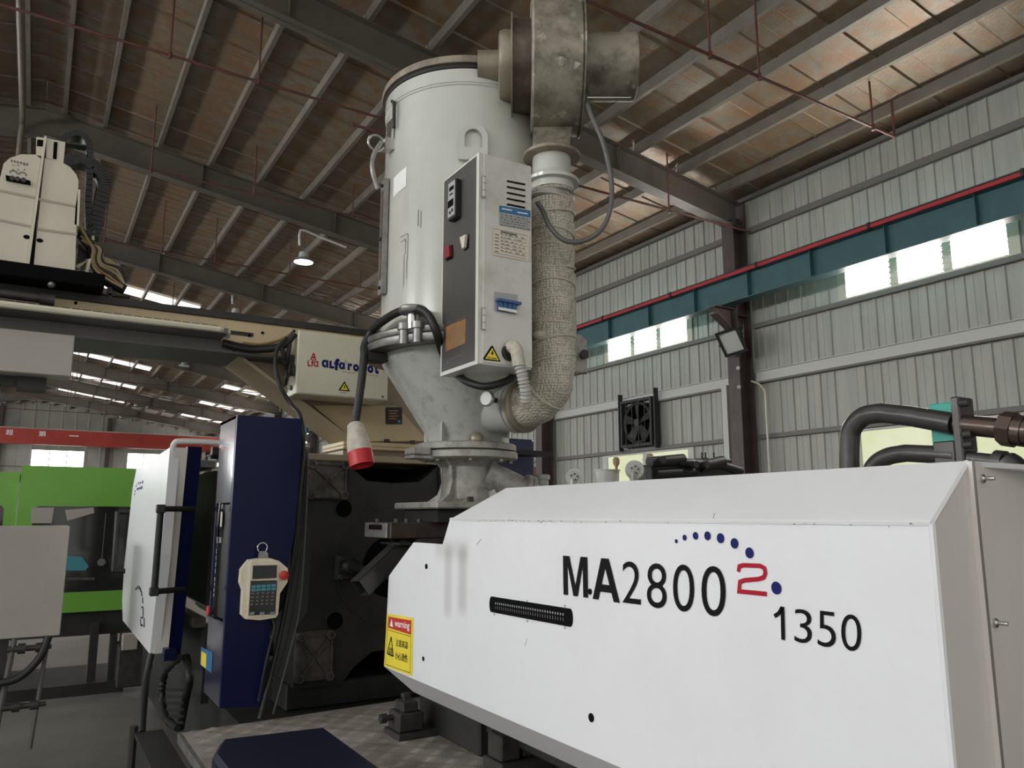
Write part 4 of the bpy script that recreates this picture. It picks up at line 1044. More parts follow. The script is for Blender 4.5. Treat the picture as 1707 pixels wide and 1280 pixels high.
# cable gland and braided sleeve
g0 = fy(848, 588, .0); 
obj('cable_gland', MB().cyl(g0, g0+V(0, -.02, 0), .034, n=18), 'rubber', bx)
obj('gland_elbow', MB().tube(spline([g0+V(.0, -.01, .02), g0+V(.003, -.045, .012), g0+V(.01, -.055, -.03), g0+V(.014, -.055, -.06)], 5), .026, 14), 'plug_white', bx)
sp = spline([g0+V(.014, -.055, -.05), g0+V(.03, -.055, -.1), g0+V(.05, -.045, -.16), g0+V(.06, -.03, -.2)], 10)
obj('braided_sleeve', MB().tube(sp, .024, 14, rf=lambda i, a, d: .022+.003*math.sin(d*420)), 'braid', bx)
# inlet stub, gauge, insulated hose
H0 = V(1.891, 2.772, 0); dv = (H0-D); dv.z = 0; dist = dv.length; dv.normalize()
ZI = 2.085
obj('inlet_stub', MB().lathe(D+dv*.16+V(0, 0, ZI), dv, [(.108, 0), (.108, .165), (.116, .17), (.116, .185), (.109, .188), (.109, .21)], 40), 'cone', hd)
obj('inlet_ring', MB().lathe(D+dv*.372+V(0, 0, ZI), dv, [(.11, 0), (.119, .004), (.119, .02), (.11, .026)], 40), 'blower_tan', hd)
gc = R_(811, 664, 3.38); ga = (CAM-gc); ga.z = 0; ga = (ga.normalized()*.8-RT*.55).normalized()
gg = obj('dial_gauge', MB().lathe(gc, ga, [(.03, -.018), (.036, -.012), (.036, .004), (.031, .008), (.03, .004)], 28, cap=False), 'chrome', hd)
obj('dial_face', MB().cyl(gc-ga*.002, gc+ga*.003, .031, n=24), 'whiteprint', gg)
obj('gauge_stem', MB().cyl(gc-ga*.018, gc-ga*.1, .012, n=10), 'iron', gg)
er = .165
ch_ = [D+dv*.385+V(0, 0, ZI)]
for i in range(0, 19):
    a = math.pi/2*i/18
    ch_.append(D+dv*(dist-er+er*math.sin(a))+V(0, 0, ZI+er-er*math.cos(a)))
ztop = R_(920, 318, 3.35).z
n = 150
for i in range(1, n+1): ch_.append(V(H0.x, H0.y, ZI+er+(ztop-ZI-er)*i/n))
hr = .0965
def hrf(i, a, d): 
    s_ = (d/.118+a/(2*math.pi)) % 1
    return hr+.011*(s_-.5)+.0022*math.sin(a*3+d*23)
obj('insulated_hose', MB().tube(ch_, hr, 48, rf=hrf), 'weave', hd, label='duct wrapped in woven grey tape')
for k in range(11):
    i0 = 8+int(k*15.3) if k else 10
    Pm = ch_[i0]; Tn = (ch_[min(i0+1, len(ch_)-1)]-ch_[i0-1]).normalized(); u0 = (FH-Tn*FH.dot(Tn)).normalized(); v0 = Tn.cross(u0); tl = .018*(1 if k % 3 else -.6)
    obj('tape_edge', MB().tube([Pm+(u0*math.cos(2*math.pi*j/28)+v0*math.sin(2*math.pi*j/28))*(hr+.0035)+Tn*(tl*math.cos(2*math.pi*j/28+1.2+k*.4)) for j in range(29)], .0042, 6, cap=False), 'weave_dark', hd)
obj('hose_clamp', MB().lathe(V(H0.x, H0.y, ztop-.055), (0, 0, 1), [(.101, 0), (.103, .004), (.103, .028), (.101, .032)], 36), 'steel_dull', hd)
pz = R_(915, 565, 3.35).z
obj('hose_wrap_knot', MB().ball(V(H0.x-.085, H0.y-.03, pz), .032, 1.2, 1, .7, 12), 'plug_white', hd)
# blower
Bc = R_(925, 113, 3.36); ax = RT
def bl_(name, prof, m_, n=56, parent=None, **k): return obj(name, MB().lathe(Bc, ax, prof, n), m_, parent or bw, **k)
bw = obj('blower', MB().lathe(Bc, ax, [(.29, -.115), (.305, -.112), (.31, -.105), (.308, -.09), (.308, .09), (.31, .105), (.305, .112), (.29, .115)], 72), 'blower', hd, label='dusty grey centrifugal blower')
bl_('back_plate', [(.30, .113), (.318, .114), (.318, .12), (.30, .121)], 'blower')
bl_('intake_ring', [(.2, -.112), (.212, -.112), (.212, -.2), (.2, -.2)], 'blower_dark')
bl_('cover_plate', [(.2, -.199), (.237, -.199), (.237, -.206), (.2, -.206)], 'blower_tan')
bl_('intake_cap', [(.165, -.205), (.166, -.24), (.158, -.258), (.14, -.263), (.08, -.264)], 'blower_tan')
bl_('intake_pipe', [(.078, -.26), (.078, -.36), (.072, -.36), (.072, -.27)], 'blower_tan')
bl_('motor', [(.15, .12), (.153, .13), (.153, .37), (.148, .375), (.0, .376)], 'blower')
obj('motor_shield', MB().tube([Bc+ax*.14+V(0, 0, -.157)-FH*.01, Bc+ax*.35+V(0, 0, -.157)-FH*.01, Bc+ax*.36+V(0, 0, -.13)-FH*.01], .004, 6), 'chrome', bw)
zf = R_(918, 262, 3.35).z
obj('outlet_neck', MB().hexa([V(H0.x, H0.y, zf)+RT*a+FH*b for a, b in ((-.09, -.06), (.075, -.06), (.075, .08), (-.09, .08))]+[V(Bc.x, Bc.y, Bc.z-.24)+RT*a+FH*b for a, b in ((-.10, .0), (.085, .0), (.085, .2), (-.10, .2))]), 'blower', bw)
obj('outlet_flange', MB().lathe(V(H0.x, H0.y, zf-.006), (0, 0, 1), [(.10, -.004), (.13, 0), (.131, .006), (.13, .014), (.1, .018)], 44), 'lid', bw)
z2 = R_(920, 303, 3.35).z
obj('outlet_spool', MB().lathe(V(H0.x, H0.y, z2-.02), (0, 0, 1), [(.098, -.03), (.1, .0), (.122, .004), (.124, .018), (.115, .024), (.09, .05), (.088, zf-z2+.012)], 44), 'dryer', bw)
obj('motor_grommet', MB().torus(R_(972, 153, 3.24), -FH, .017, .006, 16, 6), 'rubber', bw)
# blower cable
cp = [R_(972, 153, 3.25), R_(985, 190, 3.18), R_(1006, 240, 3.15), R_(1019, 300, 3.15), R_(1017, 350, 3.15), R_(1000, 385, 3.15), R_(970, 402, 3.15), R_(940, 400, 3.15), R_(917, 378, 3.17), R_(905, 352, 3.2), R_(896, 338, 3.23)]
obj('blower_cable', MB().tube(spline(cp, 8), .011, 10), 'greycable', bw)
# cable under the box
cu = [R_(762, 625, 3.3), R_(778, 636, 3.2), R_(805, 644, 3.15), R_(830, 640, 3.15), R_(850, 632, 3.2), R_(860, 620, 3.3)]
obj('loop_cable', MB().tube(spline(cu, 8), .016, 12), 'rubber', bx)
# power cable and plug
pw = thing('power_plug', 'taped white and red industrial plug on a hanging black cable', 'plug', R_(600, 775, 3.4))
cc = [R_(748, 612, 3.42), R_(742, 598, 3.36), R_(734, 576, 3.28), R_(726, 549, 3.22), R_(712, 523, 3.24), R_(690, 514, 3.27), R_(662, 521, 3.34), R_(636, 537, 3.44), R_(620, 552, 3.52), R_(608, 575, 3.52), R_(607, 595, 3.48), R_(602, 640, 3.45), R_(592, 708, 3.43)]
obj('cable', MB().tube(spline(cc, 8), .0185, 12), 'rubber', pw)
e = R_(592, 708, 3.43); f = R_(604, 776, 3.40); da = (f-e).normalized(); L_ = (f-e).length
obj('plug_body', MB().lathe(e, da, [(.022, -.01), (.034, 0), (.04, .03), (.05, .08), (.055, L_*.66)], 24), 'plug_white', pw)
obj('plug_collar', MB().lathe(e, da, [(.054, L_*.64), (.054, L_), (.047, L_), (.046, L_*.8), (0, L_*.8)], 28, cap=False), 'plug_red', pw)
# ================================================================== take-out robot above the platen
rob = thing('takeout_robot', 'cream take-out robot with long beam and lettered control box', 'robot', (1.7, 4.5, 1.9))
BYF = 4.32
obj('beam', MB().bbox(-1.6, 1.75, BYF, 4.72, 2.475, 2.655, .006), 'tan', rob)
obj('beam_rail', MB().box(-1.6, 1.75, BYF-.012, BYF+.05, 2.655, 2.69).box(-1.6, 1.75, BYF+.3, BYF+.36, 2.655, 2.69), 'iron', rob)
obj('beam_lip', MB().box(-1.6, .95, BYF-.006, BYF, 2.572, 2.592), 'rubber', rob)
for x, z in ((.09, 2.64), (1.0, 2.60), (.93, 2.575)): obj('screw', MB().cyl((x, BYF, z), (x, BYF-.006, z), .008, n=8), 'void', rob)
obj('beam_shade_plate', MB().box(-1.6, 1.15, 4.29, 4.70, 2.462, 2.474).box(-1.6, .86, 4.296, 4.318, 2.474, 2.527), 'darkgrey', rob)  # dark grey plates standing in for the shade under the tan beam
# cable tray in front of the beam
obj('cable_tray', MB().box(-1.6, .78, 4.12, 4.315, 2.528, 2.536).box(-1.6, .78, 4.12, 4.128, 2.536, 2.556), 'darkgrey', rob)
obj('tray_edge', MB().tube([(-1.6, 4.117, 2.545), (.74, 4.117, 2.545), (.785, 4.16, 2.545), (.80, 4.25, 2.545)], .0165, 8), 'ivory', rob)
obj('cable_chain', (lambda mb: [mb.bbox(-1.55+.045*k, -1.51+.045*k, 4.17, 4.30, 2.548, 2.578, .004) for k in range(51)] and mb)(MB()), 'rubber', rob)
obj('air_cylinder', MB().cyl((-1.2, 4.2, 2.63), (-.06, 4.2, 2.612), .022, n=14).cyl((-.06, 4.2, 2.612), (.0, 4.2, 2.61), .03, n=14), 'iron2', rob)
# gusset and pedestal
gp = [at(368, 572, Y=4.46), at(500, 560, Y=4.46), at(716, 575, Y=4.46), at(716, 738, Y=4.46), at(592, 738, Y=4.46)]
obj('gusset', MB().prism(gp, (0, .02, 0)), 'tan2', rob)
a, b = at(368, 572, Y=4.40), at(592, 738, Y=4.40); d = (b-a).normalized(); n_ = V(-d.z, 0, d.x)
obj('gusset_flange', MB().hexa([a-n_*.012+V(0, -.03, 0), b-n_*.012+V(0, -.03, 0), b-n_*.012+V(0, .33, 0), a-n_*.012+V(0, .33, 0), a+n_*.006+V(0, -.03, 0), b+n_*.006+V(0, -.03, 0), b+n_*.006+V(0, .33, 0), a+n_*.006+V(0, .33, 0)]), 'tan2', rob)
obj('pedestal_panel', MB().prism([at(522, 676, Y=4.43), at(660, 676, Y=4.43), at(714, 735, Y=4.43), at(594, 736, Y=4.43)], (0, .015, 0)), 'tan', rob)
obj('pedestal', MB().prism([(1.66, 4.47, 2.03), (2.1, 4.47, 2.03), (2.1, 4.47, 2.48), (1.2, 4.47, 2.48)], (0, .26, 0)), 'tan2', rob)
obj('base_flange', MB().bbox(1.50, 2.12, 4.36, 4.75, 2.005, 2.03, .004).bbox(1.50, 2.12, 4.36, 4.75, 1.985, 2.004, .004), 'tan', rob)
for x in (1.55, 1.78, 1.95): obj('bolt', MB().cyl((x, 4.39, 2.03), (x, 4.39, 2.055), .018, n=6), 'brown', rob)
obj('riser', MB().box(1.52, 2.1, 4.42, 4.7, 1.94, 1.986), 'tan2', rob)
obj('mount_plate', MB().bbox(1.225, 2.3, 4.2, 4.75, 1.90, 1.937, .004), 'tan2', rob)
for x in (1.29, 1.35): obj('stud', MB().cyl((x, 4.5, 1.937), (x, 4.5, 1.965+(x-1.29)*.4), .02, n=8), 'iron', rob)
lb = R_(655, 692, 4.05)
wl = obj('warning_plate', MB().box(1.83, 1.93, 4.426, 4.43, 2.14, 2.245), 'iron', rob, label='small black notice plate')
pp = lambda px, py, d=.0: at(px, py, Y=4.426)+V(0, -d, 0)
wl.data = mesh_of('warning_plate', MB().prism([pp(643, 679), pp(670, 679), pp(670, 707), pp(643, 707)], (0, -.002, 0)), 'iron', ROOT[wl.name])
for k in range(4): obj('text_line', MB().poly([pp(648, 684+k*4.4, .003), pp(664-k % 2*3, 684+k*4.4, .003), pp(664-k % 2*3, 685.6+k*4.4, .003), pp(648, 685.6+k*4.4, .003)]), 'copper', wl)
t = MB(); disc(t, pp(665, 702.5, .003), (0, 1, 0), .010); obj('dot', t, 'key_teal', wl)
# lettered control box
cb_ = obj('control_box', MB().bbox(1.165, 1.70, 4.2, 4.42, 2.257, 2.612, .004), 'ivory', rob, label='ivory control box with logo')
fb_ = lambda px, py, d=.0012: at(px, py, Y=4.2)+V(0, -d, 0)
obj('box_door', MB().box(1.172, 1.694, 4.196, 4.2, 2.264, 2.605), 'ivory', cb_)
ff = lambda px, py: at(px, py, Y=4.196)+V(0, -.0012, 0)
z4 = lambda a, b: ff(500+a*.08787, 580+b*.08787)
def zw(mb, s, TL, BL, BR, bold=.0): return text(mb, s, z4(*BL), z4(*BR), z4(*TL), bold)
t = MB(); zw(t, 'A', (200, 85), (190, 225), (312, 238), .02); zw(t, 'ʟfɑ', (148, 205), (142, 345), (342, 362), .02)
obj('logo', t, 'red_print', cb_, label='small red triangular logo')
t = MB(); zw(t, 'ɑ', (412, 215), (412, 365), (538, 378), .06); zw(t, 'ʟ', (560, 240), (556, 385), (650, 392), .06); zw(t, 'f', (650, 195), (648, 420), (745, 430), .06); zw(t, 'ɑ', (738, 265), (736, 400), (850, 412), .06)
zw(t, 'r', (905, 285), (903, 420), (990, 430), .06); zw(t, 'o', (1008, 300), (1006, 438), (1115, 450), .06); zw(t, 'b', (1150, 240), (1148, 452), (1255, 462), .06); zw(t, 'o', (1280, 325), (1280, 468), (1390, 480), .06); zw(t, 't', (1412, 285), (1412, 485), (1490, 494), .06)
obj('lettering', t, 'blue_print', cb_, label='dark blue lettering alfa robot')
t = MB(); zw(t, 'for injection molding machinery', (806, 435), (804, 462), (1492, 545)); obj('print', t, 'print_grey', cb_); t = MB(); zw(t, '®', (850, 225), (850, 275), (895, 280)); obj('print', t, 'print_grey', cb_); t = MB(); t.poly([z4(765, 838), z4(785, 840), z4(785, 858), z4(765, 856)]); t.poly([z4(805, 842), z4(878, 850), z4(878, 858), z4(805, 852)]); obj('print', t, 'print_grey', cb_)
obj('lock', disc(MB(), z4(1570, 925), (0, 1, 0), .008), 'print_grey', cb_)
t = MB(); t.poly([z4(845, 628), z4(942, 812), z4(938, 825), z4(735, 805), z4(733, 795)]); obj('hazard_triangle', t, 'black', cb_)
t = MB(); t.poly([z4(845, 668)+V(0, -.001, 0), z4(912, 805)+V(0, -.001, 0), z4(768, 790)+V(0, -.001, 0)]); obj('hazard_face', t, 'yellow', cb_)
t = MB(); t.poly([z4(x, y)+V(0, -.002, 0) for x, y in ((848, 700), (858, 702), (845, 735), (862, 738), (842, 785), (845, 752), (826, 748))]); obj('print', t, 'black', cb_)
obj('connector', MB().bbox(1.135, 1.165, 4.25, 4.34, 2.37, 2.48, .004).bbox(1.15, 1.165, 4.22, 4.25, 2.36, 2.42, .003), 'rubber', cb_)
obj('socket', MB().cyl((1.165, 4.28, 2.30), (1.155, 4.28, 2.30), .014, n=12), 'rubber', cb_)
cb1 = [at(372, 573, Y=4.27), at(400, 580, Y=4.27), at(428, 583, Y=4.27), at(470, 578, Y=4.24), at(492, 556, Y=4.22)]
obj('cable', MB().tube(spline(cb1, 8), .018, 10).tube(spline([p_+V(0, .01, .022) for p_ in cb1], 8), .008, 8), 'rubber', rob)
obj('air_hose', MB().tube(spline([at(405, 572, Y=4.28), at(435, 574, Y=4.28), at(468, 566, Y=4.27), at(486, 556, Y=4.26)], 8), .008, 8), 'amber', rob)
cb2 = [at(478, 563, Y=4.2), at(462, 582, Y=4.18), at(459, 610, Y=4.16), at(468, 645, Y=4.14), at(486, 675, Y=4.12), at(500, 693, Y=4.0), at(506, 740, Y=3.9), at(499, 820, Y=3.85), at(492, 900, Y=3.85), at(478, 1000, Y=3.8), at(460, 1090, Y=3.78), at(433, 1198, Y=3.72)]
obj('cable', MB().tube(spline(cb2, 8), .0115, 10), 'rubber', rob)
obj('cable_bundle', MB().tube(spline([at(468, 572, Y=4.23), at(473, 590, Y=4.22), at(478, 604, Y=4.24)], 6), .014, 8).tube(spline([at(484, 566, Y=4.23), at(480, 590, Y=4.22), at(476, 606, Y=4.24)], 6), .012, 8).tube(spline([at(476, 640, Y=4.24), at(478, 628, Y=4.2), at(476, 618, Y=4.24)], 6), .012, 8), 'rubber', rob)
# hanging side panel and carriage
obj('side_cover', MB().bbox(-1.3, .098, 4.2, 4.34, 2.252, 2.452, .004), 'greypanel', rob)
obj('gripper', MB().box(-.12, .0, 4.3, 4.42, 2.19, 2.252).box(-.22, -.12, 4.32, 4.4, 2.21, 2.252).cyl((-.2, 4.36, 2.252), (-.2, 4.36, 1.95), .018, n=10), 'iron', rob)
obj('carriage_base', MB().bbox(-1.3, .2, 4.15, 4.7, 2.69, 2.76, .005), 'void', rob)
obj('carriage_foot', MB().lathe((-.02, 4.14, 2.67), (0, -1, 0), [(.0, 0), (.016, .0), (.012, .012), (0, .02)], 12), 'steel_dull', rob)
YC = 4.2
pc2 = lambda px, py: at(px, py, Y=YC)
sc = 240/1024
zc = lambda a, b: pc2(a*sc, 220+b*300/1280)
left = [zc(0, 950), zc(178, 975), zc(290, 190), zc(250, 160), zc(150, 158), zc(70, 185), zc(25, 225), zc(0, 330)]
left += [V(-.9, YC, left[-1].z-.05), V(-.9, YC, left[0].z)]
co = obj('carriage_cover', MB().prism(left, (0, .34, 0)), 'cream', rob)
right = [zc(235, 995), zc(530, 1040), zc(558, 345), zc(545, 305), zc(500, 250), zc(440, 215), zc(380, 195), zc(318, 185)]
co2 = obj('carriage_cover', MB().prism(right, (0, .34, 0)), 'cream', rob)
obj('centre_strip', MB().prism([zc(180, 972), zc(205, 975), zc(332, 40), zc(315, 35)], (0, -.012, 0)), 'ivory', rob)
obj('cover_gap', MB().prism([zc(205, 972), zc(235, 995), zc(270, 500), zc(262, 500)], (0, .01, 0)), 'void', rob)
for (o_, s_) in ((co, ((0, 408, 250, 460), (0, 618, 240, 668))), (co2, ((275, 470, 535, 520), (265, 682, 548, 720)))):
    for x0, y0, x1, y1 in s_:
        p_ = [zc(x0, y0), zc(x1, y1), zc(x1, y1+16), zc(x0, y0+18)]
        obj('groove', MB().prism(p_, (0, -.003, 0)), 'creamgroove', o_)
obj('side_lip', MB().prism([zc(545, 410), zc(572, 408), zc(560, 670), zc(530, 655)], (0, .3, 0)), 'ivory', co2)
t = MB()
for x, y in ((190, 747), (283, 772)): disc(t, zc(x, y)+V(0, -.002, 0), (0, 1, 0), .016, rz=.010, ry=.014)
obj('latch_hole', t, 'void', co)
obj('gauge_panel', MB().prism([zc(40, 312), zc(215, 352), zc(218, 380), zc(45, 348)], (0, -.012, 0)), 'void', co)
t = MB()
for x, y in ((88, 338), (125, 344), (168, 352)): t.lathe(zc(x, y)+V(0, -.012, 0), (0, -1, 0), [(.011, 0), (.011, .012), (0, .014)], 12)
obj('knob', t, 'iron2', co)
t = MB()
for k in range(6): t.poly([zc(76+k*22, 196+k*5), zc(90+k*22, 199+k*5), zc(90+k*22, 214+k*5), zc(76+k*22, 211+k*5)])
for x, y in ((96, 296), (160, 308)):
    c = zc(x, y); P0 = [c+V(math.cos(a_*math.pi/8)*.018, 0, math.sin(a_*math.pi/8)*.018) for a_ in range(9)]; P1 = [c+V(math.cos(a_*math.pi/8)*.012, 0, math.sin(a_*math.pi/8)*.012) for a_ in range(9)]
    for i in range(8): t.poly([P0[i], P0[i+1], P1[i+1], P1[i]])
for x in (85, 120, 165): t.poly([zc(x, 232), zc(x+18, 236), zc(x+18, 241), zc(x, 237)]); t.poly([zc(x+4, 262), zc(x+14, 264), zc(x+12, 275), zc(x+4, 274)])
for p_ in t.v: p_.y -= .0015
obj('print', t, 'print_grey', co)
# mast at the top of the carriage, hoses, cable chain loop
obj('mast', MB().prism([zc(255, 165), zc(300, 170), zc(315, 42), zc(258, 34)], (0, .2, 0)).prism([zc(330, 190), zc(450, 220), zc(465, 72), zc(330, 44)], (0, .2, 0)), 'cream', rob)
obj('mast_slot', MB().prism([zc(262, 100), zc(305, 105), zc(308, 58), zc(265, 54)], (0, -.002, 0)).prism([zc(375, 190), zc(402, 196), zc(410, 74), zc(383, 70)], (0, -.002, 0)), 'void', rob)
YH = 4.45
zh = lambda a, b, y=YH: at(a*sc, 220+b*300/1280, Y=y)
def chain(path, w_, nm):
    mb = MB(); P = spline(path, 5)
    for a_, b_ in zip(P, P[1:]):
        d_ = b_-a_; n_ = V(-d_.z, 0, d_.x).normalized()*w_
        mb.prism([a_-n_, a_+d_*.9-n_, a_+d_*.9+n_, a_+n_], (0, .09, 0))
    obj(nm, mb, 'rubber', rob)
chain([zh(450, 60), zh(470, 25), zh(520, 5), zh(580, 12), zh(620, 50), zh(640, 120), zh(640, 300), zh(630, 500), zh(640, 720)], .016, 'cable_chain')
chain([zh(440, 205), zh(500, 195), zh(560, 185), zh(630, 205), zh(700, 260), zh(745, 340), zh(735, 430), zh(690, 600), zh(660, 740)], .03, 'cable_chain')
obj('chain_link_bar', MB().prism([zh(460, 65), zh(630, 95), zh(630, 105), zh(460, 78)], (0, .06, 0)), 'rubber', rob)
obj('chain_bracket', MB().prism([zh(655, 700), zh(675, 705), zh(672, 770), zh(652, 765)], (0, .04, 0)), 'ivory', rob)
obj('brace', MB().tube([zh(545, 960, 4.3), zh(635, 905, 4.3), zh(600, 1085, 4.3)], .01, 8), 'ivory', rob)
hb = MB()
for k in range(6):
    o_ = k*15
    hb = MB(); hb.tube(spline([zh(565+o_*.3, 650+o_*2, 4.36), zh(610+o_*.5, 740+o_, 4.34), zh(660+o_*.9, 830, 4.33), zh(655+o_*.9, 900, 4.33), zh(675+o_, 975-o_*.5, 4.32), zh(770+o_, 1050-o_*1.1, 4.32), zh(870+o_*.3, 1105-o_*.5, 4.3)], 6), .0068, 7); obj('air_hose', hb, ('yellowhose', 'rubber', 'amber')[(k*2) % 3 if k != 4 else 0], rob)
hb = MB()
for k in range(3): hb.tube(spline([zh(690, 890+k*14, 4.36), zh(740, 900+k*14, 4.36), zh(800, 930+k*14, 4.36), zh(845, 975+k*10, 4.36)], 6), .0085, 7)
for k in range(3): hb.tube(spline([zh(590, 1060+k*12, 4.36), zh(620, 1040+k*14, 4.36), zh(650, 1060+k*14, 4.36), zh(690, 1100+k*6, 4.36)], 6), .0075, 7)
obj('air_hose', hb, 'yellowhose', rob)
obj('hose_trunk', MB().tube(spline([zh(560, 700, 4.42), zh(650, 830, 4.42), zh(680, 960, 4.42), zh(760, 1060, 4.42), zh(890, 1125, 4.42)], 6), .028, 10), 'rubber', rob)
obj('valve_block', MB().prism([zh(810, 965, 4.4), zh(905, 970, 4.4), zh(890, 1090, 4.4), zh(800, 1060, 4.4)], (0, .08, 0)).prism([zh(560, 790, 4.44), zh(640, 880, 4.44), zh(560, 960, 4.44), zh(540, 960, 4.44)], (0, .05, 0)), 'rubber', rob)
obj('outrigger', MB().prism([zh(600, 1135, 4.35), zh(930, 1160, 4.35), zh(928, 1172, 4.35), zh(600, 1148, 4.35)], (0, .05, 0)).prism([zh(560, 990, 4.35), zh(600, 1000, 4.35), zh(625, 1170, 4.35), zh(570, 1165, 4.35)], (0, .05, 0)).prism([zh(765, 1100, 4.35), zh(800, 1105, 4.35), zh(795, 1180, 4.35), zh(770, 1180, 4.35)], (0, .05, 0)), 'iron', rob)
obj('fitting', MB().cyl(zh(470, 1050, 4.3), zh(470, 1100, 4.3), .012, n=10).cyl(zh(520, 1040, 4.3), zh(520, 1090, 4.3), .018, n=10).cyl(zh(480, 1075, 4.3), zh(560, 1085, 4.3), .014, n=10), 'chrome', rob)

# ================================================================== navy control column and its pendant
nv = thing('control_column', 'tall navy blue control column beside the dark platen', 'cabinet', (.9, 3.9, .7))
YB = 3.74
f = lambda px, py: at(px, py, Y=YB)
fp = [f(396, 692), f(504, 698), f(501, 770), f(491, 890), f(473, 975), f(452, 1030), f(436, 1178), f(357, 1182)]
xl = .772
fp = [V(max(p_.x, xl) if i in (0, 7) else p_.x, p_.y, p_.z) for i, p_ in enumerate(fp)]
obj('front_panel', MB().prism(fp, (0, .03, 0)), 'navy', nv)
top_z, bot_z = fp[0].z, fp[-1].z
s1, s0 = at(337, 1020, X=xl).z, at(372, 838, X=xl).z
yb = 4.12
obj('side_panel', MB().box(xl, xl+.012, YB+.03, yb, s0, top_z).box(xl, xl+.012, YB+.03, yb, bot_z, s1).box(xl, xl+.012, YB+.36, yb, s1, s0).box(xl, xl+.012, YB+.03, YB+.045, s1, s0), 'navy_gloss', nv)
obj('top_panel', MB().box(xl, 1.08, YB+.03, yb, top_z-.012, top_z), 'navy', nv)
obj('back_frame', MB().box(xl+.02, 1.05, yb-.03, yb, bot_z, top_z-.02).box(1.02, 1.06, YB+.03, yb-.03, 1.3, top_z-.02), 'iron', nv)
obj('control_recess', MB().box(xl+.03, xl+.036, YB+.04, YB+.365, s1, s0), 'iron', nv)
g = lambda px, py, d: at(px, py, X=xl+.03-d)
def gp_(pts, d, nm, m_, th=.006):
    return obj(nm, MB().prism([g(a_, b_, d) for a_, b_ in pts], (th, 0, 0)), m_, nv)
gp_(((364, 836), (371, 836), (367, 905), (358, 905)), .008, 'screen_frame', 'label_grey')
gp_(((366, 848), (370.5, 848), (367.5, 895), (361, 895)), .010, 'screen', 'screen', .002)
gp_(((368, 853), (370.5, 853), (369, 878), (366.5, 878)), .012, 'screen_image', 'label_cream', .002)
for k in range(4): gp_(((357-k*.6, 915+k*11), (364-k*.7, 915+k*11), (363-k*.7, 923+k*11), (356-k*.6, 923+k*11)), .010, 'key_row', 'key_grey', .003)
for k in range(4): gp_(((353.5-k*.8, 962+k*9), (360-k*.9, 962+k*9), (359.5-k*.9, 968+k*9), (353-k*.8, 968+k*9)), .010, 'key_row', 'label_grey', .003)
c = g(354, 1018, .01); obj('emergency_button', MB().lathe(c, (-1, 0, 0), [(.018, 0), (.018, .012), (.026, .014), (.026, .024), (0, .03)], 16), 'red', nv)
t = MB(); g2 = lambda px, py, d=.0015: at(px, py, X=xl)-V(d, 0, 0)
obj('notice_sticker', t.poly([g2(336, 1078), g2(355, 1088), g2(353, 1122), g2(334, 1108)]), 'label_blue', nv, label='blue and yellow notice sticker')
obj('sticker_half', MB().poly([g2(336.5, 1085, .0025), g2(345, 1090, .0025), g2(344.3, 1114, .0025), g2(335.5, 1107.5, .0025)]), 'yellow', nv)
# black cables down the right side of the column
wc = thing('cable_bundle', 'loose black cables hanging between the navy column and platen', 'cable', (1.03, 3.9, .7))
for k, (a_, b_, c_) in enumerate(((508, 500, 478), (513, 508, 500), (510, 505, 490))):
    obj('cable', MB().tube(spline([at(a_, 745, Y=3.95), at(a_, 800, Y=3.9), at(b_, 900, Y=3.86), at(c_, 1010, Y=3.83), at(c_-18, 1090, Y=3.8), at(c_-40-k*5, 1190, Y=3.74)], 7), .0042, 8), 'greycable' if k == 1 else 'rubber', wc)
pd = thing('teach_pendant', 'cream hand-held teach pendant with teal keys hung on the column', 'pendant', f(440, 985))
yp = YB-.045
zp = lambda a_, b_, d=0: at(380+a_*.1172, 900+b_*.1172, Y=yp)-V(0, d, 0)
sh = [(300, 285), (440, 262), (610, 262), (730, 300), (852, 405), (848, 600), (740, 760), (715, 1060), (680, 1105), (450, 1140), (250, 1125), (195, 1065), (215, 720), (175, 610), (190, 420)]
obj('shell', MB().prism([zp(*p_) for p_ in sh], (0, .045, 0)).prism([zp(330, 300, .006), zp(700, 300, .006), zp(715, 360, .006), zp(700, 1070, .006), zp(280, 1100, .006), zp(270, 1060, .006), zp(310, 360, .006)], (0, .006, 0)), 'pendant', pd)
obj('screen', MB().prism([zp(350, 362, .008), zp(692, 355, .008), zp(686, 540, .008), zp(340, 556, .008)], (0, .002, 0)), 'screen', pd)
obj('keypad', MB().prism([zp(318, 578, .008), zp(694, 568, .008), zp(668, 1050, .008), zp(290, 1072, .008)], (0, .002, 0)), 'screen', pd)
for r_ in range(2):
    for c_ in range(5):
        x, y = 330+c_*71-r_*3, 643+r_*48-c_*4
        obj('key', MB().prism([zp(x, y, .0105), zp(x+60, y-3, .0105), zp(x+58, y+36, .0105), zp(x-2, y+39, .0105)], (0, .0025, 0)), 'key_teal', pd)
for r_ in range(4):
    for c_ in range(5):
        x, y = 324+c_*71-r_*5, 745+r_*52-c_*3
        obj('key', MB().prism([zp(x+8, y+4, .0105), zp(x+40, y+2, .0105), zp(x+38, y+24, .0105), zp(x+6, y+26, .0105)], (0, .0025, 0)), 'print_grey', pd)
for x in (305, 448, 592): obj('key', MB().prism([zp(x, 1022, .0105), zp(x+66, 1018, .0105), zp(x+62, 1058, .0105), zp(x-2, 1064, .0105)], (0, .0025, 0)), 'key_grey', pd)
c = zp(782, 498); obj('emergency_button', MB().lathe(c, (0, -1, 0), [(.016, 0), (.016, .012), (.021, .014), (.021, .022), (.012, .027), (0, .027)], 20), 'red', pd)
obj('hanger', MB().prism([zp(435, 262), zp(440, 190), (zp(470, 160)), zp(540, 160), zp(570, 190), zp(575, 262)], (0, .012, 0)), 'steel_dull', pd)
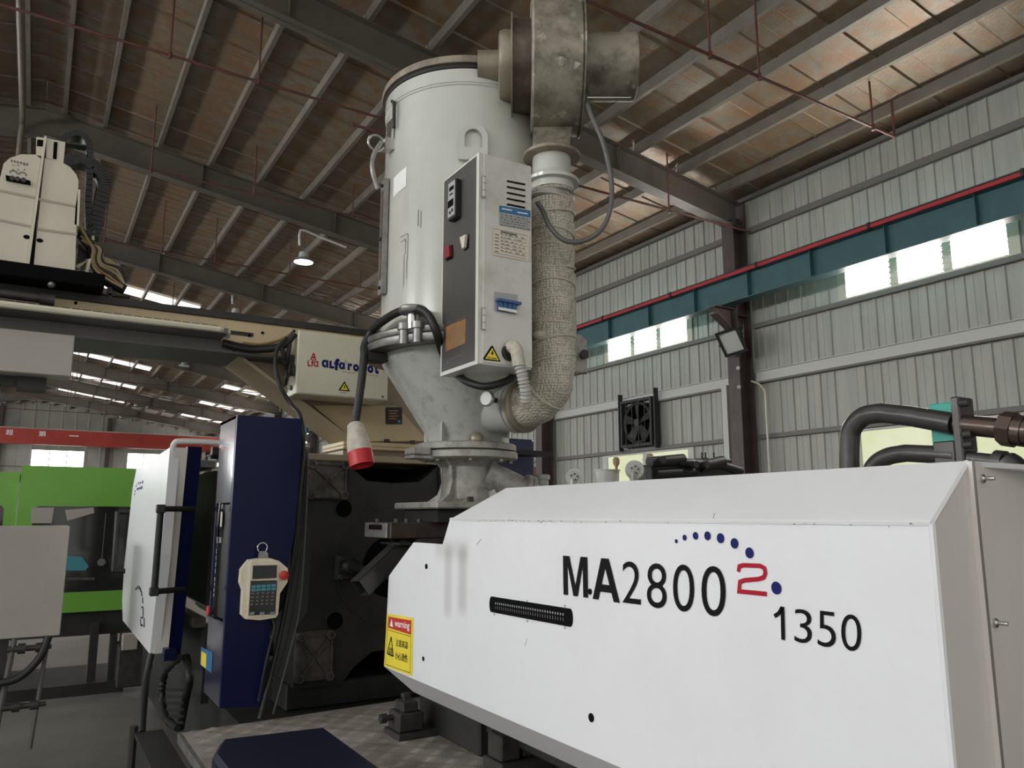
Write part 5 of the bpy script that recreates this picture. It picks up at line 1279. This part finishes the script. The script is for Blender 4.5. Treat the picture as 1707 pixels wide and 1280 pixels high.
obj('hook', MB().torus(zp(505, 110)+V(0, .02, 0), (0, 1, 0), .022, .003, 16, 6), 'chrome', pd)
obj('cable', MB().tube(spline([zp(640, 1105)+V(0, .02, 0), zp(660, 1250), zp(600, 1500), zp(520, 1850), zp(450, 2300)+V(0, .02, 0)], 6), .006, 8), 'rubber', pd)

# ================================================================== safety door, clamp side
sd = thing('safety_door', 'white sliding safety door with black grab handles', 'door', (.62, 5.4, .87))
XD = .60
dn = [(4.55, 1.965), (4.60, 1.40), (4.74, .87), (6.25, .88), (6.40, 1.0), (6.45, 1.25), (6.30, 1.80), (6.15, 1.925)]
obj('panel', MB().prism([(XD, y, z) for y, z in dn], (.05, 0, 0)), 'white', sd)
obj('edge_trim', MB().prism([(XD+.02, 4.545, 1.965), (XD+.09, 4.545, 1.965), (XD+.09, 4.735, .87), (XD+.02, 4.735, .87)], (0, .02, 0)), 'white_end', sd)
obj('door_frame', MB().prism([(XD+.09, 4.56, 1.975), (XD+.165, 4.56, 1.975), (XD+.155, 4.75, .84), (XD+.09, 4.75, .84)], (0, .06, 0)).box(XD+.06, XD+.12, 4.65, 6.3, .84, .9).box(XD+.06, XD+.14, 4.62, 6.2, 1.91, 1.97), 'navy', sd)
obj('top_tube', MB().tube(spline([(XD+.015, 4.57, 1.93), (XD+.02, 4.55, 1.985), (XD+.06, 4.54, 2.0), (XD+.25, 4.54, 2.0), (XD+.30, 4.54, 1.99), (XD+.31, 4.54, 1.93)], 5), .016, 10), 'whiteprint', sd)
hx = XD-.035
a_, b_ = at(268, 848, X=hx), at(257, 986, X=hx)
obj('grab_handle', MB().tube([a_, b_], .017, 12).tube([a_, V(XD+.14, a_.y+.06, a_.z)], .015, 10).tube([b_, V(XD+.12, b_.y+.06, b_.z)], .015, 10).bbox(a_.x-.022, a_.x+.022, a_.y-.022, a_.y+.022, a_.z-.022, a_.z+.022, .005).bbox(b_.x-.022, b_.x+.022, b_.y-.022, b_.y+.022, b_.z-.022, b_.z+.022, .005), 'rubber', sd)
hx = XD-.07
a_, b_ = at(197, 853, X=hx), at(190, 952, X=hx)
obj('grab_handle', MB().tube([a_, b_], .02, 12).tube([a_, V(XD+.01, a_.y-.02, a_.z)], .018, 10).tube([b_, V(XD+.01, b_.y-.02, b_.z)], .018, 10), 'rubber', sd)
w2 = lambda px, py: at(px, py, X=XD)-V(.0015, 0, 0)
zl = lambda a__, b__: w2(210+a__*.0547, 780+b__*.0547)
t = MB()
for x, y, w_, h__ in ((300, 520, 26, 60), (365, 430, 28, 80), (420, 430, 40, 60), (490, 390, 36, 90), (330, 610, 60, 70), (400, 590, 40, 70), (450, 560, 50, 90), (265, 680, 24, 70), (255, 780, 24, 50)):
    t.poly([zl(x+12, y), zl(x+w_+12, y-w_*.3), zl(x+w_, y+h__-w_*.3), zl(x, y+h__)])
obj('logo', t, 'blue_print', sd)
zl2 = lambda a__, b__: w2(210+a__*.078, 960+b__*.078)
t = MB()
for x, y, w_, h__ in ((205, 260, 16, 40), (225, 230, 16, 60), (252, 200, 18, 70), (282, 210, 18, 80), (308, 250, 18, 90), (332, 320, 18, 110), (355, 460, 18, 120), (335, 650, 40, 30), (362, 680, 16, 200), (318, 870, 50, 30), (310, 910, 14, 130), (385, 890, 18, 200), (318, 1030, 50, 40)):
    t.poly([zl2(x, y), zl2(x+w_, y+8), zl2(x+w_, y+h__+8), zl2(x, y+h__)])
obj('logo', t, 'black', sd)
cu_ = thing('clamp_unit', 'dark clamp interior with tie bars seen behind the open door', 'machine', (1.75, 6.2, .6))
for x, z in ((1.35, 1.79), (2.15, 1.79), (1.33, .88), (2.17, .88)): obj('tie_bar', MB().cyl((x, 4.62, z), (x, 8.0, z), .042, n=16), 'rod', cu_)
obj('moving_platen', MB().bbox(1.15, 2.35, 5.6, 5.9, .66, 1.95, .02), 'iron', cu_)
obj('toggle_block', MB().bbox(1.3, 2.2, 5.9, 7.6, .8, 1.75, .03), 'iron', cu_)
obj('top_rail', MB().hexa([(.78, 4.66, 1.87), (.86, 4.66, 1.87), (.86, 6.8, 1.87), (.78, 6.8, 1.87), (.78, 4.66, 1.91), (.86, 4.66, 1.91), (.86, 6.8, 1.91), (.78, 6.8, 1.91)]), 'steel_dull', cu_)
obj('lower_rail', MB().hexa([(.8, 4.66, 1.0), (.86, 4.66, 1.0), (.86, 6.8, .98), (.8, 6.8, .98), (.8, 4.66, 1.05), (.86, 4.66, 1.05), (.86, 6.8, 1.03), (.8, 6.8, 1.03)]), 'pad', cu_)
obj('side_skirt', MB().box(.86, .9, 4.66, 5.5, .6, 1.0).box(.88, .92, 4.8, 6.0, 1.1, 1.86), 'iron', cu_)
obj('ejector_guard', MB().bbox(.98, 1.14, 6.2, 6.3, 1.2, 1.82, .01), 'greypanel', cu_)
rl_ = obj('roller', MB().cyl((.84, 4.7, 1.955), (.9, 4.7, 1.955), .035, n=14), 'iron2', cu_)
obj('roller', MB().cyl((.93, 4.7, 1.955), (.97, 4.7, 1.955), .028, n=14), 'red', cu_)
# black hoses and tray below the door
ht = thing('hose_loop', 'black ribbed hose loop hanging below the white door', 'hose', at(270, 1200, X=.75))
obj('hose', MB().tube(spline([at(300, 1095, X=.75), at(276, 1120, X=.75), at(270, 1160, X=.75), at(276, 1195, X=.75), at(296, 1214, X=.75)], 10), .02, 12, rf=lambda i, a, d: .019+.004*math.sin(d*200)), 'rubber', ht)
obj('hose', MB().tube(spline([at(310, 1095, X=.78), at(316, 1130, X=.78), at(308, 1170, X=.78), at(300, 1214, X=.78)], 8), .022, 12), 'rubber', ht)
for k in range(6): obj('clip', MB().tube([at(279, 1150+k*11, X=.76), at(305, 1150+k*11, X=.76)], .008, 6), 'rubber', ht)
db = thing('drip_box', 'black open metal box standing below the door on the floor', 'box', at(265, 1300, X=.52))
A = [at(225, 1213, X=.5), at(300, 1235, Z=at(225, 1213, X=.5).z)]
zt_ = A[0].z; y_ = A[0].y
obj('box', MB().box(.5, .60, y_-.75, y_-.1, 0, zt_-.02).box(.49, .61, y_-.76, y_-.09, zt_-.02, zt_), 'iron', db)
obj('edge_rib', MB().box(.485, .49, y_-.7, y_-.65, .2, zt_), 'pad', db)
obj('post', MB().cyl((.49, y_-.05, 0), (.49, y_-.05, zt_+.02), .02, n=8), 'iron', db)
pc3 = spline([at(252, 1090, X=.58), at(244, 1130, X=.56), at(238, 1190, X=.53), at(236, 1222, X=.52)], 8)
solo('feed_cable', MB().tube(pc3, .018, 10), 'rubber', 'thick black cable dropping from the white door to the box', 'cable')

# ================================================================== green machine and grey cabinet at the left
gm = thing('green_machine', 'lime green machine with smoked window behind the white door', 'machine', (.6, 9, 0))
YG = 8.5
Gx = lambda px, py: at(px, py, Y=YG)
def framed(x0, x1, z0, z1, wx0, wx1, wz0, wz1, y, dp, r=.05):
    mb = MB(); mb.box(x0, wx0, y, y+dp, z0, z1).box(wx1, x1, y, y+dp, z0, z1).box(wx0, wx1, y, y+dp, wz1, z1).box(wx0, wx1, y, y+dp, z0, wz0)
    for cx_, cz_, sx, sz in ((wx0, wz0, 1, 1), (wx1, wz0, -1, 1), (wx0, wz1, 1, -1), (wx1, wz1, -1, -1)):
        pts = [V(cx_, y, cz_)]+[V(cx_+sx*(r-r*math.sin(k*math.pi/10)), y, cz_+sz*(r-r*math.cos(k*math.pi/10))) for k in range(6)]
        mb.prism(pts, (0, dp, 0))
    return mb
obj('hood', framed(-.126, 1.12, .72, 2.06, .0, 1.02, .90, 1.69, YG, .06), 'green', gm)
obj('hood_top', MB().box(-.126, 1.12, YG+.06, YG+1.1, 2.0, 2.06).box(-.126, -.08, YG+.06, YG+1.1, .72, 2.0), 'green', gm)
obj('window', MB().box(.0, 1.02, YG+.03, YG+.04, .90, 1.69), 'glass_dark', gm)
obj('hood', framed(-2.4, -.135, .72, 2.0, -2.2, -.23, .9, 1.70, YG+.05, .06), 'green', gm)
obj('window', MB().box(-2.2, -.23, YG+.08, YG+.09, .9, 1.70), 'glass_dark', gm)
obj('hood_top', MB().box(-2.4, -.135, YG+.1, YG+1.1, 1.94, 2.0), 'green', gm)
# pale shapes glimpsed behind the pane
obj('inner_panel', MB().prism([Gx(52, 846), Gx(90, 846), Gx(86, 872), Gx(52, 872)], (0, -.004, 0)).prism([Gx(108, 850), Gx(156, 846), Gx(157, 855), Gx(112, 868)], (0, -.004, 0)), 'greypanel', gm)
obj('inner_duct', MB().prism([Gx(112, 926), Gx(136, 928), Gx(148, 944), Gx(142, 951), Gx(108, 951)], (0, -.004, 0)), 'key_teal', gm)
obj('inner_dial', MB().cyl(Gx(169, 937), Gx(169, 937)+V(0, -.006, 0), .035, n=16).prism([Gx(176, 855), Gx(177, 855), Gx(170, 934), Gx(169, 934)], (0, -.004, 0)), 'print_grey', gm)
obj('sill_bar', MB().prism([Gx(108, 962), Gx(158, 962), Gx(158, 967), Gx(108, 967)], (0, -.006, 0)), 'pad', gm)
obj('base_frame', MB().box(-2.4, 1.12, YG+.05, YG+1.05, .50, .72), 'iron', gm)
obj('legs_and_shade_slab', MB().box(-2.3, .85, YG-.15, YG+.9, 0, .10).box(.55, .62, YG-.05, YG+.05, .1, .62).box(.72, .78, YG-.05, YG+.05, .1, .5), 'iron', gm)  # thin legs, plus a dark slab standing in for the floor shadow
obj('pump_unit', MB().bbox(.78, 1.05, YG-.25, YG+.1, 0.05, .42, .01).bbox(.80, .98, YG-.2, YG+.02, .42, .52, .01), 'iron2', gm)
obj('pump_case', MB().bbox(.80, .93, YG-.27, YG-.2, .38, .53, .008), 'greypanel', gm)
gcab = thing('grey_cabinet', 'plain grey sheet metal cabinet cut by the left frame edge', 'cabinet', (-.3, 5.7, 0))
obj('cabinet_body', MB().bbox(-1.2, .197, 5.5, 5.95, .902, 1.54, .004), 'greypanel', gcab)
obj('underframe', MB().box(-1.1, -.06, 5.55, 5.9, 0, .902), 'iron', gcab)
for z_ in (.84, .52):
    obj('valve', MB().lathe((-.06, 5.52, z_), (1, 0, 0), [(.02, 0), (.02, .05), (.03, .05), (.03, .09), (.017, .09), (.017, .14), (.027, .14), (.027, .18), (.014, .18), (.014, .22)], 14), 'iron2', gcab)
obj('drain_pipe', MB().cyl((.14, 5.52, .9), (.10, 5.52, .28), .012, n=8).cyl((-.03, 5.52, .9), (-.08, 5.52, .35), .016, n=8), 'darkgrey', gcab)
obj('hose', MB().tube(spline([(.14, 5.5, .9), (.1, 5.48, .78), (.0, 5.48, .68), (-.15, 5.5, .66)], 8), .022, 10), 'rubber', gcab)

# ================================================================== steel oil pipes behind the housing
op = thing('oil_pipes', 'bent gunmetal oil pipes through a flange behind the housing', 'pipe', (2.27, 1.4, 1.6))
XO = 2.27
o = lambda px, py, x=XO: at(px, py, X=x)
def bend(pts, r): return spline(pts, 8)
obj('pipe', MB().tube([o(1416, 860)]+bend([o(1416, 800), o(1416, 745), o(1420, 715), o(1440, 694), o(1470, 688)], 8)+[o(1520, 694), o(1590, 706)], .0313, 18), 'pipe', op)
obj('pipe', MB().tube([o(1445, 850)]+bend([o(1448, 800), o(1458, 775), o(1480, 761), o(1510, 755)], 8)+[o(1550, 757), o(1595, 760)], .027, 18), 'pipe', op)
fd = (o(1600, 706)-o(1500, 692)); fd = V(0, -1, 0)
fc = o(1594, 715)
obj('flange_plate', MB().bbox(XO-.03, XO+.05, fc.y-.03, fc.y-.005, fc.z-.14, fc.z+.09, .004), 'pipe', op)
obj('flange_block', MB().bbox(XO-.025, XO+.05, fc.y-.005, fc.y+.06, fc.z-.14, fc.z-.034, .004), 'pipe', op)
obj('teal_plate', MB().bbox(XO+.05, XO+.065, fc.y-.0, fc.y+.105, fc.z-.06, fc.z+.088, .003), 'tealplate', op, label='bright teal plate')
for dz in (.07, -.02, -.05): obj('bolt', MB().cyl((XO-.03+.01, fc.y-.03, fc.z+dz), (XO-.02, fc.y-.055, fc.z+dz), .012, n=10), 'iron', op)
obj('pipe', MB().tube([o(1596, 707), o(1690, 716)], .0292, 18), 'pipe_brown', op)
ea = o(1672, 714); eb = o(1702, 718); d_ = (eb-ea).normalized()
obj('elbow_nut', MB().cyl(ea, ea+d_*.035, .048, n=8).cyl(ea+d_*.035, ea+d_*.06, .043, n=20), 'pipe_brown', op)
obj('elbow', MB().tube(spline([ea+d_*.05, ea+d_*.1, ea+d_*.13+V(0, 0, -.05), ea+d_*.14+V(0, 0, -.2)], 6), .04, 14), 'pipe_brown', op)
obj('pipe', MB().tube([o(1598, 762), o(1660, 770)], .022, 16).cyl(o(1660, 770), o(1676, 772), .034, n=20).tube(spline([o(1676, 772), o(1692, 785), o(1712, 830)], 6), .036, 14), 'pipe', op)

# ================================================================== things beyond the housing
YT = 8.0
T = lambda px, py: at(px, py, Y=YT)
tb = thing('far_machine', 'grey machine top behind the white housing carrying spools', 'machine', (7.2, 8.6, 0))
zt = 1.9
obj('casing', MB().bbox(5.2, 9.2, 7.7, 9.4, .1, zt, .02), 'greypanel', tb)
obj('plinth', MB().box(5.3, 9.1, 7.8, 9.3, 0, .1), 'iron', tb)
for i, (px, py, r, lab) in enumerate(((957, 795, .105, 'smaller pale bolted spool left of the pale pot'), (1058, 783, .125, 'larger pale bolted spool between pot and black hydraulics'))):
    p_ = T(px, py); s_ = thing('spool', lab, 'spool', (p_.x, p_.y, zt), 'pale spools on the far machine')
    fw = V(CAM.x-p_.x, CAM.y-p_.y, 0).normalized()
    obj('disc', MB().lathe(p_-fw*.06, fw, [(r*.8, 0), (r*.8, .03), (r, .035), (r*1.02, .05), (r*.98, .06), (r*.9, .062), (r*.55, .055), (r*.5, .07), (0, .07)], 32), 'pot', s_)
    obj('stand', MB().box(p_.x-.04, p_.x+.04, p_.y-.02, p_.y+.06, zt, p_.z-.02), 'pot', s_)
    tt = fw.cross(V(0, 0, 1))
    for k in range(5):
        a_ = 2*math.pi*k/5+.5; c = p_+fw*.008+(tt*math.cos(a_)+V(0, 0, math.sin(a_)))*r*.36
        obj('bolt', MB().cyl(c, c+fw*.012, .012, n=8), 'iron2', s_)
p_ = T(1012, 800); pt = thing('pot', 'pale round pot with rim and a brush standing in it', 'pot', (p_.x, p_.y, zt))
zr = T(1012, 783).z
obj('pot', MB().lathe((p_.x, p_.y, zt), (0, 0, 1), [(.145, 0), (.16, zr-zt-.02), (.172, zr-zt-.015), (.172, zr-zt), (.15, zr-zt)], 28, cap=False), 'pot', pt)
bp = T(1013, 772); solo('brush', MB().lathe(bp+V(-.02, -.2, -.14), (0, 0, 1), [(.012, 0), (.018, .08), (.04, .12), (.045, .17), (.03, .2), (0, .21)], 14), 'wood', 'wooden brush head sticking up from the pale pot', 'brush')
bp = T(1124, 762); solo('brush', MB().lathe(bp+V(0, .5, -.13), (0, 0, 1), [(.02, 0), (.03, .1), (.05, .14), (.05, .19), (.03, .21), (0, .215)], 14), 'wood', 'brown wooden knob showing above the black hydraulics', 'brush')
hy = thing('hydraulic_valves', 'black hydraulic valve cluster on the far machine', 'valve', V(T(1150, 798).x, YT, zt))
zb_ = zt
obj('valve_block', MB().bbox(T(1078, 790).x, T(1222, 790).x, YT-.1, YT+.3, zt, T(1140, 778).z, .01), 'rubber', hy)
def hb_(x0, y0, x1, y1, d0=0, d1=.25, nm='valve_body'):
    a_, b_ = T(x0, y1), T(x1, y0); return obj(nm, MB().bbox(a_.x, b_.x, YT+d0, YT+d1, zb_+.01, b_.z, .02), 'rubber', hy)
hb_(1078, 776, 1110, 800, -.02); hb_(1110, 766, 1150, 798, .02); hb_(1150, 772, 1180, 799, 0); hb_(1176, 765, 1216, 798, -.05); hb_(1095, 790, 1225, 800, -.08)
for x0, y0, x1, y1, r in ((1074, 771, 1130, 766, .075), (1120, 771, 1172, 775, .065), (1158, 778, 1196, 770, .085), (1188, 774, 1226, 786, .06), (1085, 790, 1150, 786, .06)):
    obj('solenoid', MB().cyl(T(x0, y0)-V(0, .1, 0), T(x1, y1)-V(0, .1, 0), r, n=16), 'rubber', hy)
for x, y in ((1088, 768), (1142, 775), (1160, 776)): obj('cap', MB().cyl(T(x, y)-V(0, .15, 0), T(x, y)-V(0, .22, 0), .05, n=14), 'iron2', hy)
for x in (1170, 1176, 1190): obj('stud', MB().cyl(T(x, 770), T(x, 754), .012, n=8), 'iron', hy)
obj('hose', MB().tube(spline([T(1195, 775), T(1212, 780), T(1222, 790), T(1228, 800)], 6), .03, 10).tube(spline([T(1100, 772), T(1115, 762), T(1140, 764), T(1150, 775)], 6)if 0 else spline([T(1100, 772), T(1120, 764), T(1142, 768)], 6), .02, 8), 'rubber', hy)
# navy cabinet, shelf and canister glimpsed between throat and hose
nb = R_(862, 765, 7.2)
nbt = thing('navy_cabinet', 'dark blue cabinet with a thin black arm behind the cast iron throat', 'cabinet', (nb.x, nb.y, 0))
obj('cabinet_body', MB().bbox(nb.x-.3, nb.x+.13, nb.y-.1, nb.y+.5, 0.0, R_(862, 733, 7.2).z, .02), 'navy_far', nbt)
sh_ = R_(880, 757, 6.9)
obj('arm', MB().box(sh_.x-.3, sh_.x+.16, sh_.y-.15, sh_.y+.05, sh_.z-.02, sh_.z+.02), 'iron', nbt)
cn = R_(902, 800, 7.4); cz_ = R_(902, 791, 7.4).z
cnn = thing('canister', 'pale round canister left of the small spool', 'canister', (cn.x, cn.y, 0))
obj('body', MB().lathe((cn.x, cn.y, 0), (0, 0, 1), [(.07, 0), (.07, cz_-.04)], 20), 'pot', cnn)
obj('rim', MB().lathe((cn.x, cn.y, cz_-.045), (0, 0, 1), [(.085, 0), (.085, .04), (.07, .045)], 20), 'pot', cnn)
wd = R_(886, 788, 7.5); solo('wooden_slat', MB().box(wd.x-.02, wd.x+.05, wd.y, wd.y+.05, 0, R_(886, 778, 7.5).z), 'copper', 'short yellow wooden slat beside the dark blue cabinet', 'slat')
